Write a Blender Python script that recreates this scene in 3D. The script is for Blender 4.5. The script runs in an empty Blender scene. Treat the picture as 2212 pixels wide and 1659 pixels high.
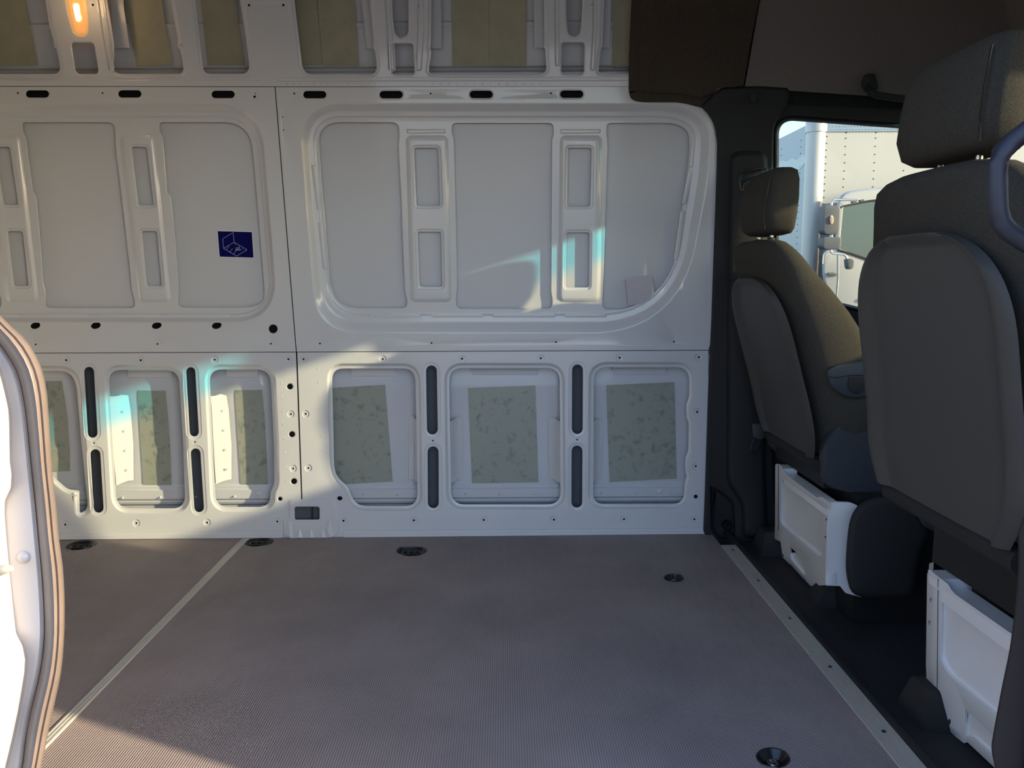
import bpy, bmesh, math, random
import numpy as np
from mathutils import Vector, Matrix
from mathutils.geometry import delaunay_2d_cdt
random.seed(7)
SC = bpy.context.scene
COL = SC.collection
# ------------------------------------------------------------------ camera
F = 1661.0; H = 0.9
PITCH, ROLL, YAW = math.radians(8.07), math.radians(-0.4), math.radians(-0.5)
MR = Matrix.Rotation(YAW, 3, 'Z') @ Matrix.Rotation(math.pi/2-PITCH, 3, 'X') @ Matrix.Rotation(ROLL, 3, 'Z')
cd = bpy.data.cameras.new('camera'); cam = bpy.data.objects.new('camera', cd); COL.objects.link(cam)
cam.matrix_world = Matrix.Translation((0, 0, H)) @ MR.to_4x4()
cd.sensor_fit = 'HORIZONTAL'; cd.sensor_width = 36.0; cd.lens = 36.0*F/2212.0
cd.clip_start = 0.02; cd.clip_end = 300
SC.camera = cam
SC.view_settings.view_transform = 'Standard'; SC.view_settings.look = 'None'
SC.view_settings.gamma = 1.0; SC.view_settings.use_curve_mapping = False
SC.view_settings.exposure = 0.0
# ------------------------------------------------------------------ world + sun
SUN = Vector((-2.24, 1.0, -0.74)).normalized()      # direction the light travels
w = bpy.data.worlds.new('world'); SC.world = w; w.use_nodes = True
wn = w.node_tree; wn.nodes.clear()
o_ = wn.nodes.new('ShaderNodeOutputWorld'); b_ = wn.nodes.new('ShaderNodeBackground')
sk = wn.nodes.new('ShaderNodeTexSky'); sk.sky_type = 'NISHITA'; sk.sun_disc = False
sk.sun_elevation = math.asin(-SUN.z); sk.sun_rotation = math.atan2(-SUN.x, -SUN.y)
sk.air_density = 1.0; sk.dust_density = 1.5; sk.ozone_density = 1.0
mixw = wn.nodes.new('ShaderNodeMix'); mixw.data_type = 'RGBA'; mixw.inputs[0].default_value = 0.45
mixw.inputs[7].default_value = (0.38, 0.67, 1.55, 1)
gn = wn.nodes.new('ShaderNodeVectorMath'); gn.operation = 'SCALE'; gn.inputs[3].default_value = 0.55
wn.links.new(sk.outputs[0], gn.inputs[0]); wn.links.new(gn.outputs[0], mixw.inputs[6])
wn.links.new(mixw.outputs[2], b_.inputs[0]); b_.inputs[1].default_value = 1.5
wn.links.new(b_.outputs[0], o_.inputs[0])
sl = bpy.data.lights.new('sun', 'SUN'); so = bpy.data.objects.new('sun', sl); COL.objects.link(so)
sl.energy = 13.0; sl.color = (1.0, 0.82, 0.56); sl.angle = math.radians(0.9)
so.rotation_euler = SUN.to_track_quat('-Z', 'Y').to_euler(); so.location = (6, -3, 4)

# ------------------------------------------------------------------ projection helpers
CAMV = Vector((0, 0, H))
def ray(px, py): return MR @ Vector(((px-1106.0)/F, -(py-829.5)/F, -1.0))
def on(px, py, ax, v):
    d = ray(px, py); return CAMV + d*((v-CAMV[ax])/d[ax])
Y0 = on(1106, 1156, 2, 0).y                       # wall plane at the floor
ZS = on(1106, 758, 1, Y0).z; ZT = 1.46
def prof(z):
    if z < ZS: return Y0 + 0.028*max(z, -0.2)
    y = Y0 + 0.028*ZS - 0.075*(z-ZS)
    return y if z < ZT else y - 0.05*(z-ZT)
def W(px, py, d=0.0):
    y = Y0
    for _ in range(12):
        p = on(px, py, 1, y); y = prof(p.z) + d
    return on(px, py, 1, y)
def flr(z=0.0): return lambda u, v, d: on(u, v, 2, z+d)

# ------------------------------------------------------------------ materials
def mat(name, color, rough=0.5, metal=0.0, coat=0.0, spec=0.5, noise=None, bump=None, emit=None, alpha=None):
    m = bpy.data.materials.new(name); m.use_nodes = True
    nt = m.node_tree; bs = nt.nodes['Principled BSDF']
    bs.inputs['Base Color'].default_value = (*color, 1); bs.inputs['Roughness'].default_value = rough
    bs.inputs['Metallic'].default_value = metal; bs.inputs['Coat Weight'].default_value = coat
    bs.inputs['Coat Roughness'].default_value = 0.08
    bs.inputs['Specular IOR Level'].default_value = spec
    tc = nt.nodes.new('ShaderNodeTexCoord')
    if noise:                                   # (scale, colour2, lo, hi)
        n = nt.nodes.new('ShaderNodeTexNoise'); n.inputs['Scale'].default_value = noise[0]; n.inputs['Detail'].default_value = 6
        n.inputs['Roughness'].default_value = 0.65
        r = nt.nodes.new('ShaderNodeValToRGB'); r.color_ramp.elements[0].position = noise[2]; r.color_ramp.elements[1].position = noise[3]
        r.color_ramp.elements[0].color = (*noise[1], 1); r.color_ramp.elements[1].color = (*color, 1)
        nt.links.new(tc.outputs['Object'], n.inputs['Vector']); nt.links.new(n.outputs['Fac'], r.inputs[0])
        nt.links.new(r.outputs[0], bs.inputs['Base Color'])
    if bump:                                    # (scale, strength, distance)
        n = nt.nodes.new('ShaderNodeTexNoise'); n.inputs['Scale'].default_value = bump[0]; n.inputs['Detail'].default_value = 3
        b = nt.nodes.new('ShaderNodeBump'); b.inputs['Strength'].default_value = bump[1]; b.inputs['Distance'].default_value = bump[2]
        nt.links.new(tc.outputs['Object'], n.inputs['Vector']); nt.links.new(n.outputs['Fac'], b.inputs['Height'])
        nt.links.new(b.outputs[0], bs.inputs['Normal'])
    if emit:
        bs.inputs['Emission Color'].default_value = (*emit[0], 1); bs.inputs['Emission Strength'].default_value = emit[1]
    return m
def glass(name, band=None, tint=(0.66, 0.70, 0.67)):
    m = bpy.data.materials.new(name); m.use_nodes = True; nt = m.node_tree; nt.nodes.clear()
    out = nt.nodes.new('ShaderNodeOutputMaterial'); tr = nt.nodes.new('ShaderNodeBsdfTransparent'); gl = nt.nodes.new('ShaderNodeBsdfGlossy')
    gl.inputs['Roughness'].default_value = 0.02; mx = nt.nodes.new('ShaderNodeMixShader'); fr = nt.nodes.new('ShaderNodeFresnel'); fr.inputs[0].default_value = 1.45
    ml = nt.nodes.new('ShaderNodeMath'); ml.operation = 'MULTIPLY'; ml.inputs[1].default_value = 0.6
    nt.links.new(fr.outputs[0], ml.inputs[0]); nt.links.new(ml.outputs[0], mx.inputs[0])
    nt.links.new(tr.outputs[0], mx.inputs[1]); nt.links.new(gl.outputs[0], mx.inputs[2]); nt.links.new(mx.outputs[0], out.inputs[0])
    tr.inputs[0].default_value = (*tint, 1)
    if band:
        tc = nt.nodes.new('ShaderNodeTexCoord'); sp = nt.nodes.new('ShaderNodeSeparateXYZ'); r = nt.nodes.new('ShaderNodeValToRGB')
        mp = nt.nodes.new('ShaderNodeMapRange'); mp.inputs[1].default_value = band[0]; mp.inputs[2].default_value = band[1]
        r.color_ramp.elements[0].color = (*tint, 1); r.color_ramp.elements[0].position = 0.0
        r.color_ramp.elements[1].color = (0.05, 0.35, 0.47, 1); r.color_ramp.elements[1].position = 1.0
        nt.links.new(tc.outputs['Object'], sp.inputs[0]); nt.links.new(sp.outputs[2], mp.inputs[0]); nt.links.new(mp.outputs[0], r.inputs[0]); nt.links.new(r.outputs[0], tr.inputs[0])
    return m
M = {}
M['paint'] = mat('white_body_paint', (0.645, 0.66, 0.665), 0.38, coat=0.8, spec=0.5)
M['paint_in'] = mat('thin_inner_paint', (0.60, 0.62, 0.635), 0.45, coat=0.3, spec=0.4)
M['door_paint'] = mat('glossy_door_paint', (0.86, 0.85, 0.84), 0.35, coat=0.5)
M['cavity'] = mat('black_gap_shade', (0.006, 0.006, 0.007), 0.9)  # black for joints and for shade painted inside the holes
M['pad'] = mat('grey_green_pad', (0.33, 0.355, 0.295), 0.38, spec=0.5, noise=(34, (0.21, 0.24, 0.205), 0.33, 0.47), bump=(60, 0.25, 0.002))
M['pad_top'] = mat('olive_pad', (0.40, 0.38, 0.26), 0.6, noise=(14, (0.34, 0.325, 0.22), 0.3, 0.6))
M['trim'] = mat('black_trim_plastic', (0.024, 0.024, 0.024), 0.7, spec=0.3, bump=(900, 0.25, 0.0006))
M['felt'] = mat('charcoal_felt', (0.075, 0.058, 0.042), 0.95, spec=0.2, noise=(420, (0.034, 0.027, 0.021), 0.35, 0.6), bump=(500, 0.6, 0.002))
M['liner'] = mat('dark_headliner', (0.19, 0.165, 0.15), 0.95, spec=0.2, noise=(300, (0.15, 0.132, 0.123), 0.3, 0.6))
M['shell'] = mat('dark_seat_plastic', (0.056, 0.054, 0.051), 0.55, bump=(700, 0.3, 0.0006))
M['valance'] = mat('blue_grey_plastic', (0.034, 0.042, 0.052), 0.55, bump=(700, 0.3, 0.0006))
M['fabric'] = mat('charcoal_seat_fabric', (0.074, 0.070, 0.057), 0.95, spec=0.15, noise=(520, (0.030, 0.028, 0.027), 0.3, 0.65), bump=(800, 0.6, 0.0012))
M['mat'] = mat('black_floor_mat', (0.022, 0.021, 0.021), 0.8, noise=(9, (0.013, 0.013, 0.013), 0.3, 0.7), bump=(260, 0.3, 0.001))
M['rubber'] = mat('brown_rubber_seal', (0.15, 0.118, 0.10), 0.4, noise=(16, (0.11, 0.087, 0.073), 0.3, 0.7))
M['black_rubber'] = mat('black_rubber', (0.012, 0.012, 0.012), 0.5)
M['alu'] = mat('ribbed_aluminium', (0.52, 0.49, 0.43), 0.5, metal=0.3)
M['tread'] = mat('tread_plate_metal', (0.17, 0.23, 0.28), 0.35, metal=0.3)
M['handle'] = mat('navy_black_plastic', (0.020, 0.022, 0.034), 0.5, bump=(700, 0.3, 0.0006))
M['pillar'] = mat('brown_black_plastic', (0.026, 0.020, 0.017), 0.8, spec=0.3, bump=(600, 0.4, 0.0008))
M['steel'] = mat('bright_steel', (0.55, 0.55, 0.56), 0.25, metal=1.0)
M['dsteel'] = mat('dark_steel', (0.06, 0.065, 0.06), 0.35, metal=0.9)
M['black'] = mat('gloss_black', (0.008, 0.008, 0.009), 0.3)
M['blue'] = mat('navy_print', (0.002, 0.002, 0.085), 0.6, spec=0.1)
M['print'] = mat('pale_blue_print', (0.30, 0.38, 0.72), 0.5)
M['white'] = mat('white_print', (0.75, 0.77, 0.8), 0.5)
M['paper'] = mat('pinkish_paper', (0.56, 0.54, 0.565), 0.7, noise=(30, (0.52, 0.50, 0.53), 0.3, 0.7))
M['amber'] = mat('amber_lens', (0.85, 0.22, 0.02), 0.25, emit=((1, 0.25, 0.02), 0.25))
M['lens'] = mat('warm_lens', (0.75, 0.42, 0.16), 0.25, emit=((1.0, 0.50, 0.16), 0.4))
M['bulb'] = mat('lit_bulb', (1, 0.8, 0.5), 0.3, emit=((1.0, 0.66, 0.30), 14.0))
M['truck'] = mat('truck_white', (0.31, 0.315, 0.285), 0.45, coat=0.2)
M['post'] = mat('satin_corner_metal', (0.42, 0.41, 0.36), 0.3, metal=0.35)
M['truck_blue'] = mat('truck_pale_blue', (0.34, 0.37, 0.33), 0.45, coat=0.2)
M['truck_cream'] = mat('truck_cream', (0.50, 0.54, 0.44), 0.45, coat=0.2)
M['mirror_grey'] = mat('grey_mirror_shell', (0.045, 0.052, 0.055), 0.5)
M['darkglass'] = mat('dark_cab_glass', (0.045, 0.08, 0.075), 0.1, spec=0.6)
M['asphalt'] = mat('asphalt', (0.20, 0.19, 0.175), 0.9, noise=(3, (0.15, 0.145, 0.135), 0.3, 0.7))
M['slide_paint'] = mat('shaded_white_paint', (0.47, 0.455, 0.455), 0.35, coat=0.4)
M['hollow_shade'] = mat('dark_hollow_shade', (0.085, 0.095, 0.11), 0.7)  # dark blue-grey colour standing in for shade inside the slots
M['pin'] = mat('olive_zinc', (0.42, 0.38, 0.27), 0.45)
M['glass'] = glass('side_glass')
M['shield'] = glass('windscreen_glass', band=(1.417, 1.452), tint=(0.385, 0.40, 0.345))
# ribbed floor
def floor_mat():
    m = bpy.data.materials.new('ribbed_floor_board'); m.use_nodes = True; nt = m.node_tree; bs = nt.nodes['Principled BSDF']
    tc = nt.nodes.new('ShaderNodeTexCoord'); mp = nt.nodes.new('ShaderNodeMapping'); wv = nt.nodes.new('ShaderNodeTexWave')
    wv.wave_type = 'BANDS'; wv.bands_direction = 'X'; wv.inputs['Scale'].default_value = 62.0; wv.inputs['Distortion'].default_value = 0.0
    nt.links.new(tc.outputs['Object'], mp.inputs[0]); nt.links.new(mp.outputs[0], wv.inputs[0])
    wv2 = nt.nodes.new('ShaderNodeTexWave'); wv2.wave_type = 'BANDS'; wv2.bands_direction = 'Y'; wv2.inputs['Scale'].default_value = 80.0
    nt.links.new(tc.outputs['Object'], wv2.inputs[0])
    ad = nt.nodes.new('ShaderNodeMath'); ad.operation = 'MULTIPLY_ADD'; ad.inputs[1].default_value = 0.5
    nt.links.new(wv2.outputs['Fac'], ad.inputs[0]); nt.links.new(wv.outputs['Fac'], ad.inputs[2])
    n = nt.nodes.new('ShaderNodeTexNoise'); n.inputs['Scale'].default_value = 2.2; n.inputs['Detail'].default_value = 8; n.inputs['Roughness'].default_value = 0.62
    nt.links.new(tc.outputs['Object'], n.inputs['Vector'])
    r = nt.nodes.new('ShaderNodeValToRGB'); r.color_ramp.elements[0].position = 0.33; r.color_ramp.elements[1].position = 0.68
    r.color_ramp.elements[0].color = (0.255, 0.213, 0.205, 1); r.color_ramp.elements[1].color = (0.36, 0.30, 0.285, 1)
    nt.links.new(n.outputs['Fac'], r.inputs[0])
    mx = nt.nodes.new('ShaderNodeMix'); mx.data_type = 'RGBA'; mx.blend_type = 'MULTIPLY'; mx.inputs[0].default_value = 0.45
    nt.links.new(r.outputs[0], mx.inputs[6]); nt.links.new(ad.outputs[0], mx.inputs[7]); nt.links.new(mx.outputs[2], bs.inputs['Base Color'])
    b = nt.nodes.new('ShaderNodeBump'); b.inputs['Strength'].default_value = 0.5; b.inputs['Distance'].default_value = 0.0012
    nt.links.new(ad.outputs[0], b.inputs['Height']); nt.links.new(b.outputs[0], bs.inputs['Normal'])
    bs.inputs['Roughness'].default_value = 0.62; bs.inputs['Specular IOR Level'].default_value = 0.4
    return m
M['floor'] = floor_mat()

# ------------------------------------------------------------------ mesh helpers
class MB:
    def __init__(s): s.v = []; s.f = []
    def add(s, p): s.v.append(tuple(p)); return len(s.v)-1
    def face(s, *i): s.f.append(tuple(i))
    def box(s, x0, x1, y0, y1, z0, z1):
        b = len(s.v)
        for x in (x0, x1):
            for y in (y0, y1):
                for z in (z0, z1): s.v.append((x, y, z))
        for q in ((0,1,3,2),(4,6,7,5),(0,4,5,1),(2,3,7,6),(0,2,6,4),(1,5,7,3)): s.f.append(tuple(b+i for i in q))
    def ringloft(s, rings, cap0=True, cap1=True, closed=True):
        ids = [[s.add(p) for p in r] for r in rings]; n = len(ids[0])
        for a, b in zip(ids, ids[1:]):
            for i in range(n if closed else n-1): s.face(a[i], a[(i+1) % n], b[(i+1) % n], b[i])
        if cap0: s.f.append(tuple(reversed(ids[0])))
        if cap1: s.f.append(tuple(ids[-1]))
    def tube(s, pts, r, n=10, caps=True):
        pts = [Vector(p) for p in pts]; rings = []; rr = r if isinstance(r, (list, tuple)) else [r]*len(pts)
        up = Vector((0.13, 0.31, 0.94))
        for i, p in enumerate(pts):
            t = (pts[min(i+1, len(pts)-1)] - pts[max(i-1, 0)]).normalized()
            a = t.cross(up)
            if a.length < 1e-3: a = t.cross(Vector((1, 0, 0)))
            a.normalize(); b = t.cross(a)
            rings.append([p + a*(math.cos(2*math.pi*k/n)*rr[i]) + b*(math.sin(2*math.pi*k/n)*rr[i]) for k in range(n)])
        s.ringloft(rings, caps, caps)
    def build(s, name, m, parent=None, smooth=30, recalc=True):
        me = bpy.data.meshes.new(name); me.from_pydata(s.v, [], s.f); me.update()
        if recalc:
            bm = bmesh.new(); bm.from_mesh(me); bmesh.ops.recalc_face_normals(bm, faces=bm.faces); bm.to_mesh(me); bm.free()
        if smooth:
            me.shade_smooth(); me.set_sharp_from_angle(angle=math.radians(smooth))
        me.materials.append(m)
        o = bpy.data.objects.new(name, me); COL.objects.link(o)
        if parent: o.parent = parent; o.matrix_parent_inverse = Matrix.Translation(parent.location).inverted() if parent.type == 'EMPTY' else Matrix.Identity(4)
        return o
def tag(o, label=None, cat=None, group=None, kind=None):
    if label: o['label'] = label
    if cat: o['category'] = cat
    if group: o['group'] = group
    if kind: o['kind'] = kind
    return o
def empty(name, loc=(0, 0, 0), **k):
    o = bpy.data.objects.new(name, None); o.empty_display_size = 0.05; o.location = loc; COL.objects.link(o); return tag(o, **k)
def rp(pts, n=6):
    """polygon with rounded corners; points (x,y) or (x,y,r)"""
    out = []; L = len(pts)
    for i, p in enumerate(pts):
        x, y = p[0], p[1]; r = p[2] if len(p) > 2 else 0
        if r <= 0: out.append((x, y)); continue
        a = Vector(pts[i-1][:2]); b = Vector((x, y)); c = Vector(pts[(i+1) % L][:2])
        ra = min(r, (a-b).length*0.49 if len(pts[i-1]) > 2 and pts[i-1][2] > 0 else (a-b).length*0.95)
        rc = min(r, (c-b).length*0.49 if len(pts[(i+1) % L]) > 2 and pts[(i+1) % L][2] > 0 else (c-b).length*0.95)
        p0 = b+(a-b).normalized()*ra; p2 = b+(c-b).normalized()*rc
        for k in range(n+1):
            t = k/n; q = p0*(1-t)**2 + b*2*t*(1-t)*0.86 + p2*t*t + (p0+p2)*0.5*2*t*(1-t)*0.14
            out.append((q.x, q.y))
    return out
def area(l): return 0.5*sum(a[0]*b[1]-b[0]*a[1] for a, b in zip(l, l[1:]+l[:1]))
def offs(l, k):
    """offset outward by k"""
    s = 1 if area(l) > 0 else -1; n = len(l); out = []
    for i in range(n):
        a, b, c = l[i-1], l[i], l[(i+1) % n]
        e1 = (b[0]-a[0], b[1]-a[1]); e2 = (c[0]-b[0], c[1]-b[1])
        l1 = math.hypot(*e1) or 1e-9; l2 = math.hypot(*e2) or 1e-9
        n1 = (e1[1]/l1*s, -e1[0]/l1*s); n2 = (e2[1]/l2*s, -e2[0]/l2*s)
        m = (n1[0]+n2[0], n1[1]+n2[1]); q = m[0]**2+m[1]**2
        if q < 0.3: q = 0.3
        out.append((b[0]+2*m[0]/q*k, b[1]+2*m[1]/q*k))
    return out
def inside(p, l):
    c = False; n = len(l); x, y = p; j = n-1
    for i in range(n):
        xi, yi = l[i]; xj, yj = l[j]
        if (yi > y) != (yj > y) and x < (xj-xi)*(y-yi)/(yj-yi)+xi: c = not c
        j = i
    return c
def oval(cx, cy, a, b, ang=0, n=24):
    ca, sa = math.cos(ang), math.sin(ang)
    return [(cx+a*math.cos(2*math.pi*k/n)*ca-b*math.sin(2*math.pi*k/n)*sa, cy+a*math.cos(2*math.pi*k/n)*sa+b*math.sin(2*math.pi*k/n)*ca) for k in range(n)]
def slot(x0, y0, x1, y1, r, n=8):
    """capsule between two centres"""
    a = math.atan2(y1-y0, x1-x0); out = []
    for k in range(n+1):
        t = a-math.pi/2+math.pi*k/n; out.append((x1+r*math.cos(t), y1+r*math.sin(t)))
    for k in range(n+1):
        t = a+math.pi/2+math.pi*k/n; out.append((x0+r*math.cos(t), y0+r*math.sin(t)))
    return out
def feat(loop, steps, inner=None):
    return dict(rings=[(offs(loop, k) if k else list(loop), d) for k, d in steps], inner=inner)
def feat2(A, B, steps, inner=None):
    return dict(rings=[([(a[0]*(1-t)+b[0]*t, a[1]*(1-t)+b[1]*t) for a, b in zip(A, B)], d) for t, d in steps], inner=inner)
def cdt(mb, outer_ids, outer, feats, d, surf):
    pts = list(outer); ids = list(outer_ids); edges = [(i, (i+1) % len(outer)) for i in range(len(outer))]
    for f in feats:
        l, _ = f['rings'][0]; b = len(pts)
        f['ids0'] = [mb.add(surf(*p, d)) for p in l]
        pts += l; ids += f['ids0']; edges += [(b+i, b+(i+1) % len(l)) for i in range(len(l))]
    vo, eo, fo, ov, oe, of = delaunay_2d_cdt([Vector(p) for p in pts], edges, [], 0, 1e-6, True)
    mp = []
    for co, src in zip(vo, ov): mp.append(ids[src[0]] if src else mb.add(surf(co.x, co.y, d)))
    for t in fo:
        c = (sum(vo[i].x for i in t)/len(t), sum(vo[i].y for i in t)/len(t))
        if not inside(c, outer): continue
        if any(inside(c, f['rings'][0][0]) for f in feats): continue
        mb.face(*[mp[i] for i in t])
    for f in feats:
        prev = f['ids0']; n = len(prev)
        for l, dd in f['rings'][1:]:
            cur = [mb.add(surf(*p, dd)) for p in l]
            for i in range(n): mb.face(prev[i], prev[(i+1) % n], cur[(i+1) % n], cur[i])
            prev = cur
        if f['inner']: cdt(mb, prev, f['rings'][-1][0], f['inner'][1], f['inner'][0], surf)
def sheet(outer, feats=(), d=0.0, surf=W, mb=None, back=None):
    mb = mb or MB(); ids = [mb.add(surf(*p, d)) for p in outer]
    cdt(mb, ids, list(outer), list(feats), d, surf)
    if back is not None:                      # returned edge, gives the sheet thickness
        lo = offs(outer, -0.2 if max(abs(p[0]) for p in outer) > 20 else -.0004); cur = [mb.add(surf(*p, d+back)) for p in lo]; n = len(ids)
        for i in range(n): mb.face(ids[i], ids[(i+1) % n], cur[(i+1) % n], cur[i])
    return mb
def slab(outer, d0, d1, surf=W, mb=None, bevel=0):
    """thin plate: front at d0 (towards the van inside), back at d1"""
    mb = mb or MB()
    if bevel:
        f = [feat2(outer, offs(outer, -bevel), [(0, d0+bevel*0.0009), (0.5, d0+bevel*0.0003), (1, d0)], inner=(d0, []))]
        ids = [mb.add(surf(*p, d1)) for p in outer]; n = len(ids); prev = ids
        for l, dd in f[0]['rings']:
            cur = [mb.add(surf(*p, dd)) for p in l]
            for i in range(n): mb.face(prev[i], prev[(i+1) % n], cur[(i+1) % n], cur[i])
            prev = cur
        cdt(mb, prev, f[0]['rings'][-1][0], [], d0, surf)
    else: sheet(outer, (), d0, surf, mb, back=d1-d0)
    return mb
HOLE = [(2.6, 0), (1.6, 0), (0.5, .0012), (0, .0015), (-.2, .012)]
BOSS = [(7.2, 0), (6.0, 0), (4.8, .0026), (1.6, .0028), (0.6, .0016), (0, .0022), (-.1, .010)]
POCK = [(13, 0), (11, 0.0003), (9, .004), (6.5, .0095), (5, .0115), (1, .012), (0, .0125), (-.3, .017)]
SLOT = [(8.5, 0), (7.3, 0), (6.3, .0018), (5, .002), (0.8, .002), (0, .0026), (-.2, .007)]
def hole(x, y, r, st=HOLE): return feat(oval(x, y, r, r, n=16), st)
def boss(x, y): return feat(oval(x, y, 2.1, 2.1, n=16), BOSS)
def dot(x, y, r=2.0): return feat(oval(x, y, r, r, n=10), [(0.8, 0), (0, .0005), (-.1, .008)])

# ================================================================== WALL (far side of the van)
ZT = on(1106, 187, 1, Y0-0.06).z
XL, XR, YT = -760, 1600, -170
def sx(y):
    P_ = [(-400, 553), (0, 580), (188, 594), (760, 640), (1092, 652), (1200, 655)]
    for (a, xa), (b, xb) in zip(P_, P_[1:]):
        if y <= b: return xa+(xb-xa)*(y-a)/(b-a)
    return 655
tL = lambda x: 185+2*min(max(x, 0), 594)/594
mL = lambda x: 762.5-0.0043*(x-130)
fL = lambda x: 1164-0.0079*(x-130)
wall = empty('wall_back', (0, Y0, 0), kind='structure')
# ---- outer skins behind the pressed panels
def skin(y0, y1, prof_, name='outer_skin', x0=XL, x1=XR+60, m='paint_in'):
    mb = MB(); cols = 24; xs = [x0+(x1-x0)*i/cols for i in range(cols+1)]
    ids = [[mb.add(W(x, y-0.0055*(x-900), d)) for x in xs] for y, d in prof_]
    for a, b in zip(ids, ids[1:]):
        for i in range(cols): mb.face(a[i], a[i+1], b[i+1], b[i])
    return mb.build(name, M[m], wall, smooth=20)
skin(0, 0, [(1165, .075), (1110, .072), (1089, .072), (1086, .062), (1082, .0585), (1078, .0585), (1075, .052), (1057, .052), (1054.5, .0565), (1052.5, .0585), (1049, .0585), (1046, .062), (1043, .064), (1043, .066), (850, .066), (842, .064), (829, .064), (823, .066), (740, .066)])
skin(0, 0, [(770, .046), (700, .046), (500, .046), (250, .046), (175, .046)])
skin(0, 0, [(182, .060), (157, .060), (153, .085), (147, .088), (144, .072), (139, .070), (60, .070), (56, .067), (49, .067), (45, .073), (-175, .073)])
mb = MB()                                                    # black sheets painting the shade behind slots and small holes
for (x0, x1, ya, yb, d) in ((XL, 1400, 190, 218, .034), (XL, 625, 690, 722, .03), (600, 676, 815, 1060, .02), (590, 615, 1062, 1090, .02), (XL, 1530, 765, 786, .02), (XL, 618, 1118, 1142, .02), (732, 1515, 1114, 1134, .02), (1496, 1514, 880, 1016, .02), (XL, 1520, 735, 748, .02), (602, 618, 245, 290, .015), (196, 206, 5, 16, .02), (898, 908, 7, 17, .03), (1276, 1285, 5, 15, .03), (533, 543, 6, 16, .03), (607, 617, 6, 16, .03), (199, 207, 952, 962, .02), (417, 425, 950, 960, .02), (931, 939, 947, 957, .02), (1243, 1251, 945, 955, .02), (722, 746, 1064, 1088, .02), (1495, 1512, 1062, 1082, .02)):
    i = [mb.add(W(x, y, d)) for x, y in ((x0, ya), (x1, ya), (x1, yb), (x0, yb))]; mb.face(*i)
mb.build('cavity_shade', M['cavity'], wall, smooth=0)
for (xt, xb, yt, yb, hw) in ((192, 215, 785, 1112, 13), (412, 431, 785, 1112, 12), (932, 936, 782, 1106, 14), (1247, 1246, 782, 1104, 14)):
    mb = MB(); i = [mb.add(W(x, y, .047)) for x, y in ((xt-hw, yt), (xt+hw, yt), (xb+hw, yb), (xb-hw, yb))]; mb.face(*i); mb.build('slot_shade', M['hollow_shade'], wall, smooth=0)  # shade inside each slot, put in as a dark sheet

# ---- lower right panel
Rp1 = rp([(717, 796, 22), (897, 796, 24), (899, 900, 4), (902, 1093, 24), (772, 1093, 20), (758, 1070, 10), (752, 1050, 12), (732, 1036, 12), (722, 1016, 14)])
Rp2 = rp([(970, 795, 26), (1209, 795, 26), (1211, 1090, 26), (975, 1090, 26)])
Rp3 = rp([(1283, 793, 26), (1489, 793, 26), (1489, 858, 4), (1482.5, 873, 5), (1483, 902, 5), (1488, 914, 4), (1487, 974, 5), (1480, 990, 6), (1480, 1017, 6), (1484, 1028, 5), (1478, 1046, 8), (1477, 1089, 24), (1281, 1089, 22)])
Lp1 = rp([(-40, 801, 20), (150, 801, 20), (165, 830, 10), (176, 960, 10), (191, 1098, 14), (176, 1108, 3), (172, 1106, 2), (171, 1060, 3), (146, 1057, 10), (110, 1025, 10), (84, 985, 20), (20, 975, 20), (-40, 1040, 10)])
Lp2 = rp([(234, 799, 24), (386, 799, 26), (396, 960, 4), (400, 1098, 24), (252, 1098, 26), (244, 960, 4)])
Lp3 = rp([(452, 798, 24), (584, 798, 26), (592, 960, 10), (593, 1046, 10), (584, 1062, 10), (583, 1095, 24), (466, 1095, 24), (460, 960, 4)])
lipR = 1530
lowR = [(sx(mL(645))+2.2, mL(645)+.8), (lipR, mL(1525)+.8), (lipR, fL(1525)+2), (740, fL(740)+2), (728, fL(728)+2), (sx(1158)+1, fL(655)+2), (sx(1127)+1, 1127), (692, 1127), (692, 1092), (sx(1092)+1.8, 1092)]
fe = [feat(l, POCK) for l in (Rp1, Rp2, Rp3)]
fe += [feat(slot(932.5, 801, 932.5-.5, 800.9, 11.5), SLOT)][:0]
for a in ((932, 801, 934, 927, 11.6), (935.5, 976, 936, 1086, 11.8), (1247.5, 799, 1247, 926, 11.6), (1246.5, 974, 1246, 1085, 11.6)): fe.append(feat(slot(*a), SLOT))
fe += [boss(x, y) for x, y in ((655.5, 776), (827, 775.5), (998, 775), (1168, 773.8), (1338.7, 772.7), (1509.6, 771.5), (742, 1125), (894, 1124), (1045, 1123), (1196.5, 1122.5), (1348, 1121.5), (1500, 1121.5), (660.6, 894), (666.4, 1011), (1506, 890), (1503, 1007))]
fe += [dot(935, 952, 1.8), dot(1247, 950, 1.8), feat(oval(734, 1076.5, 5.6, 4.6, n=16), HOLE), hole(1503, 1072.5, 4.2)]
sheet(lowR, fe).build('lower_panel', M['paint'], wall)
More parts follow.
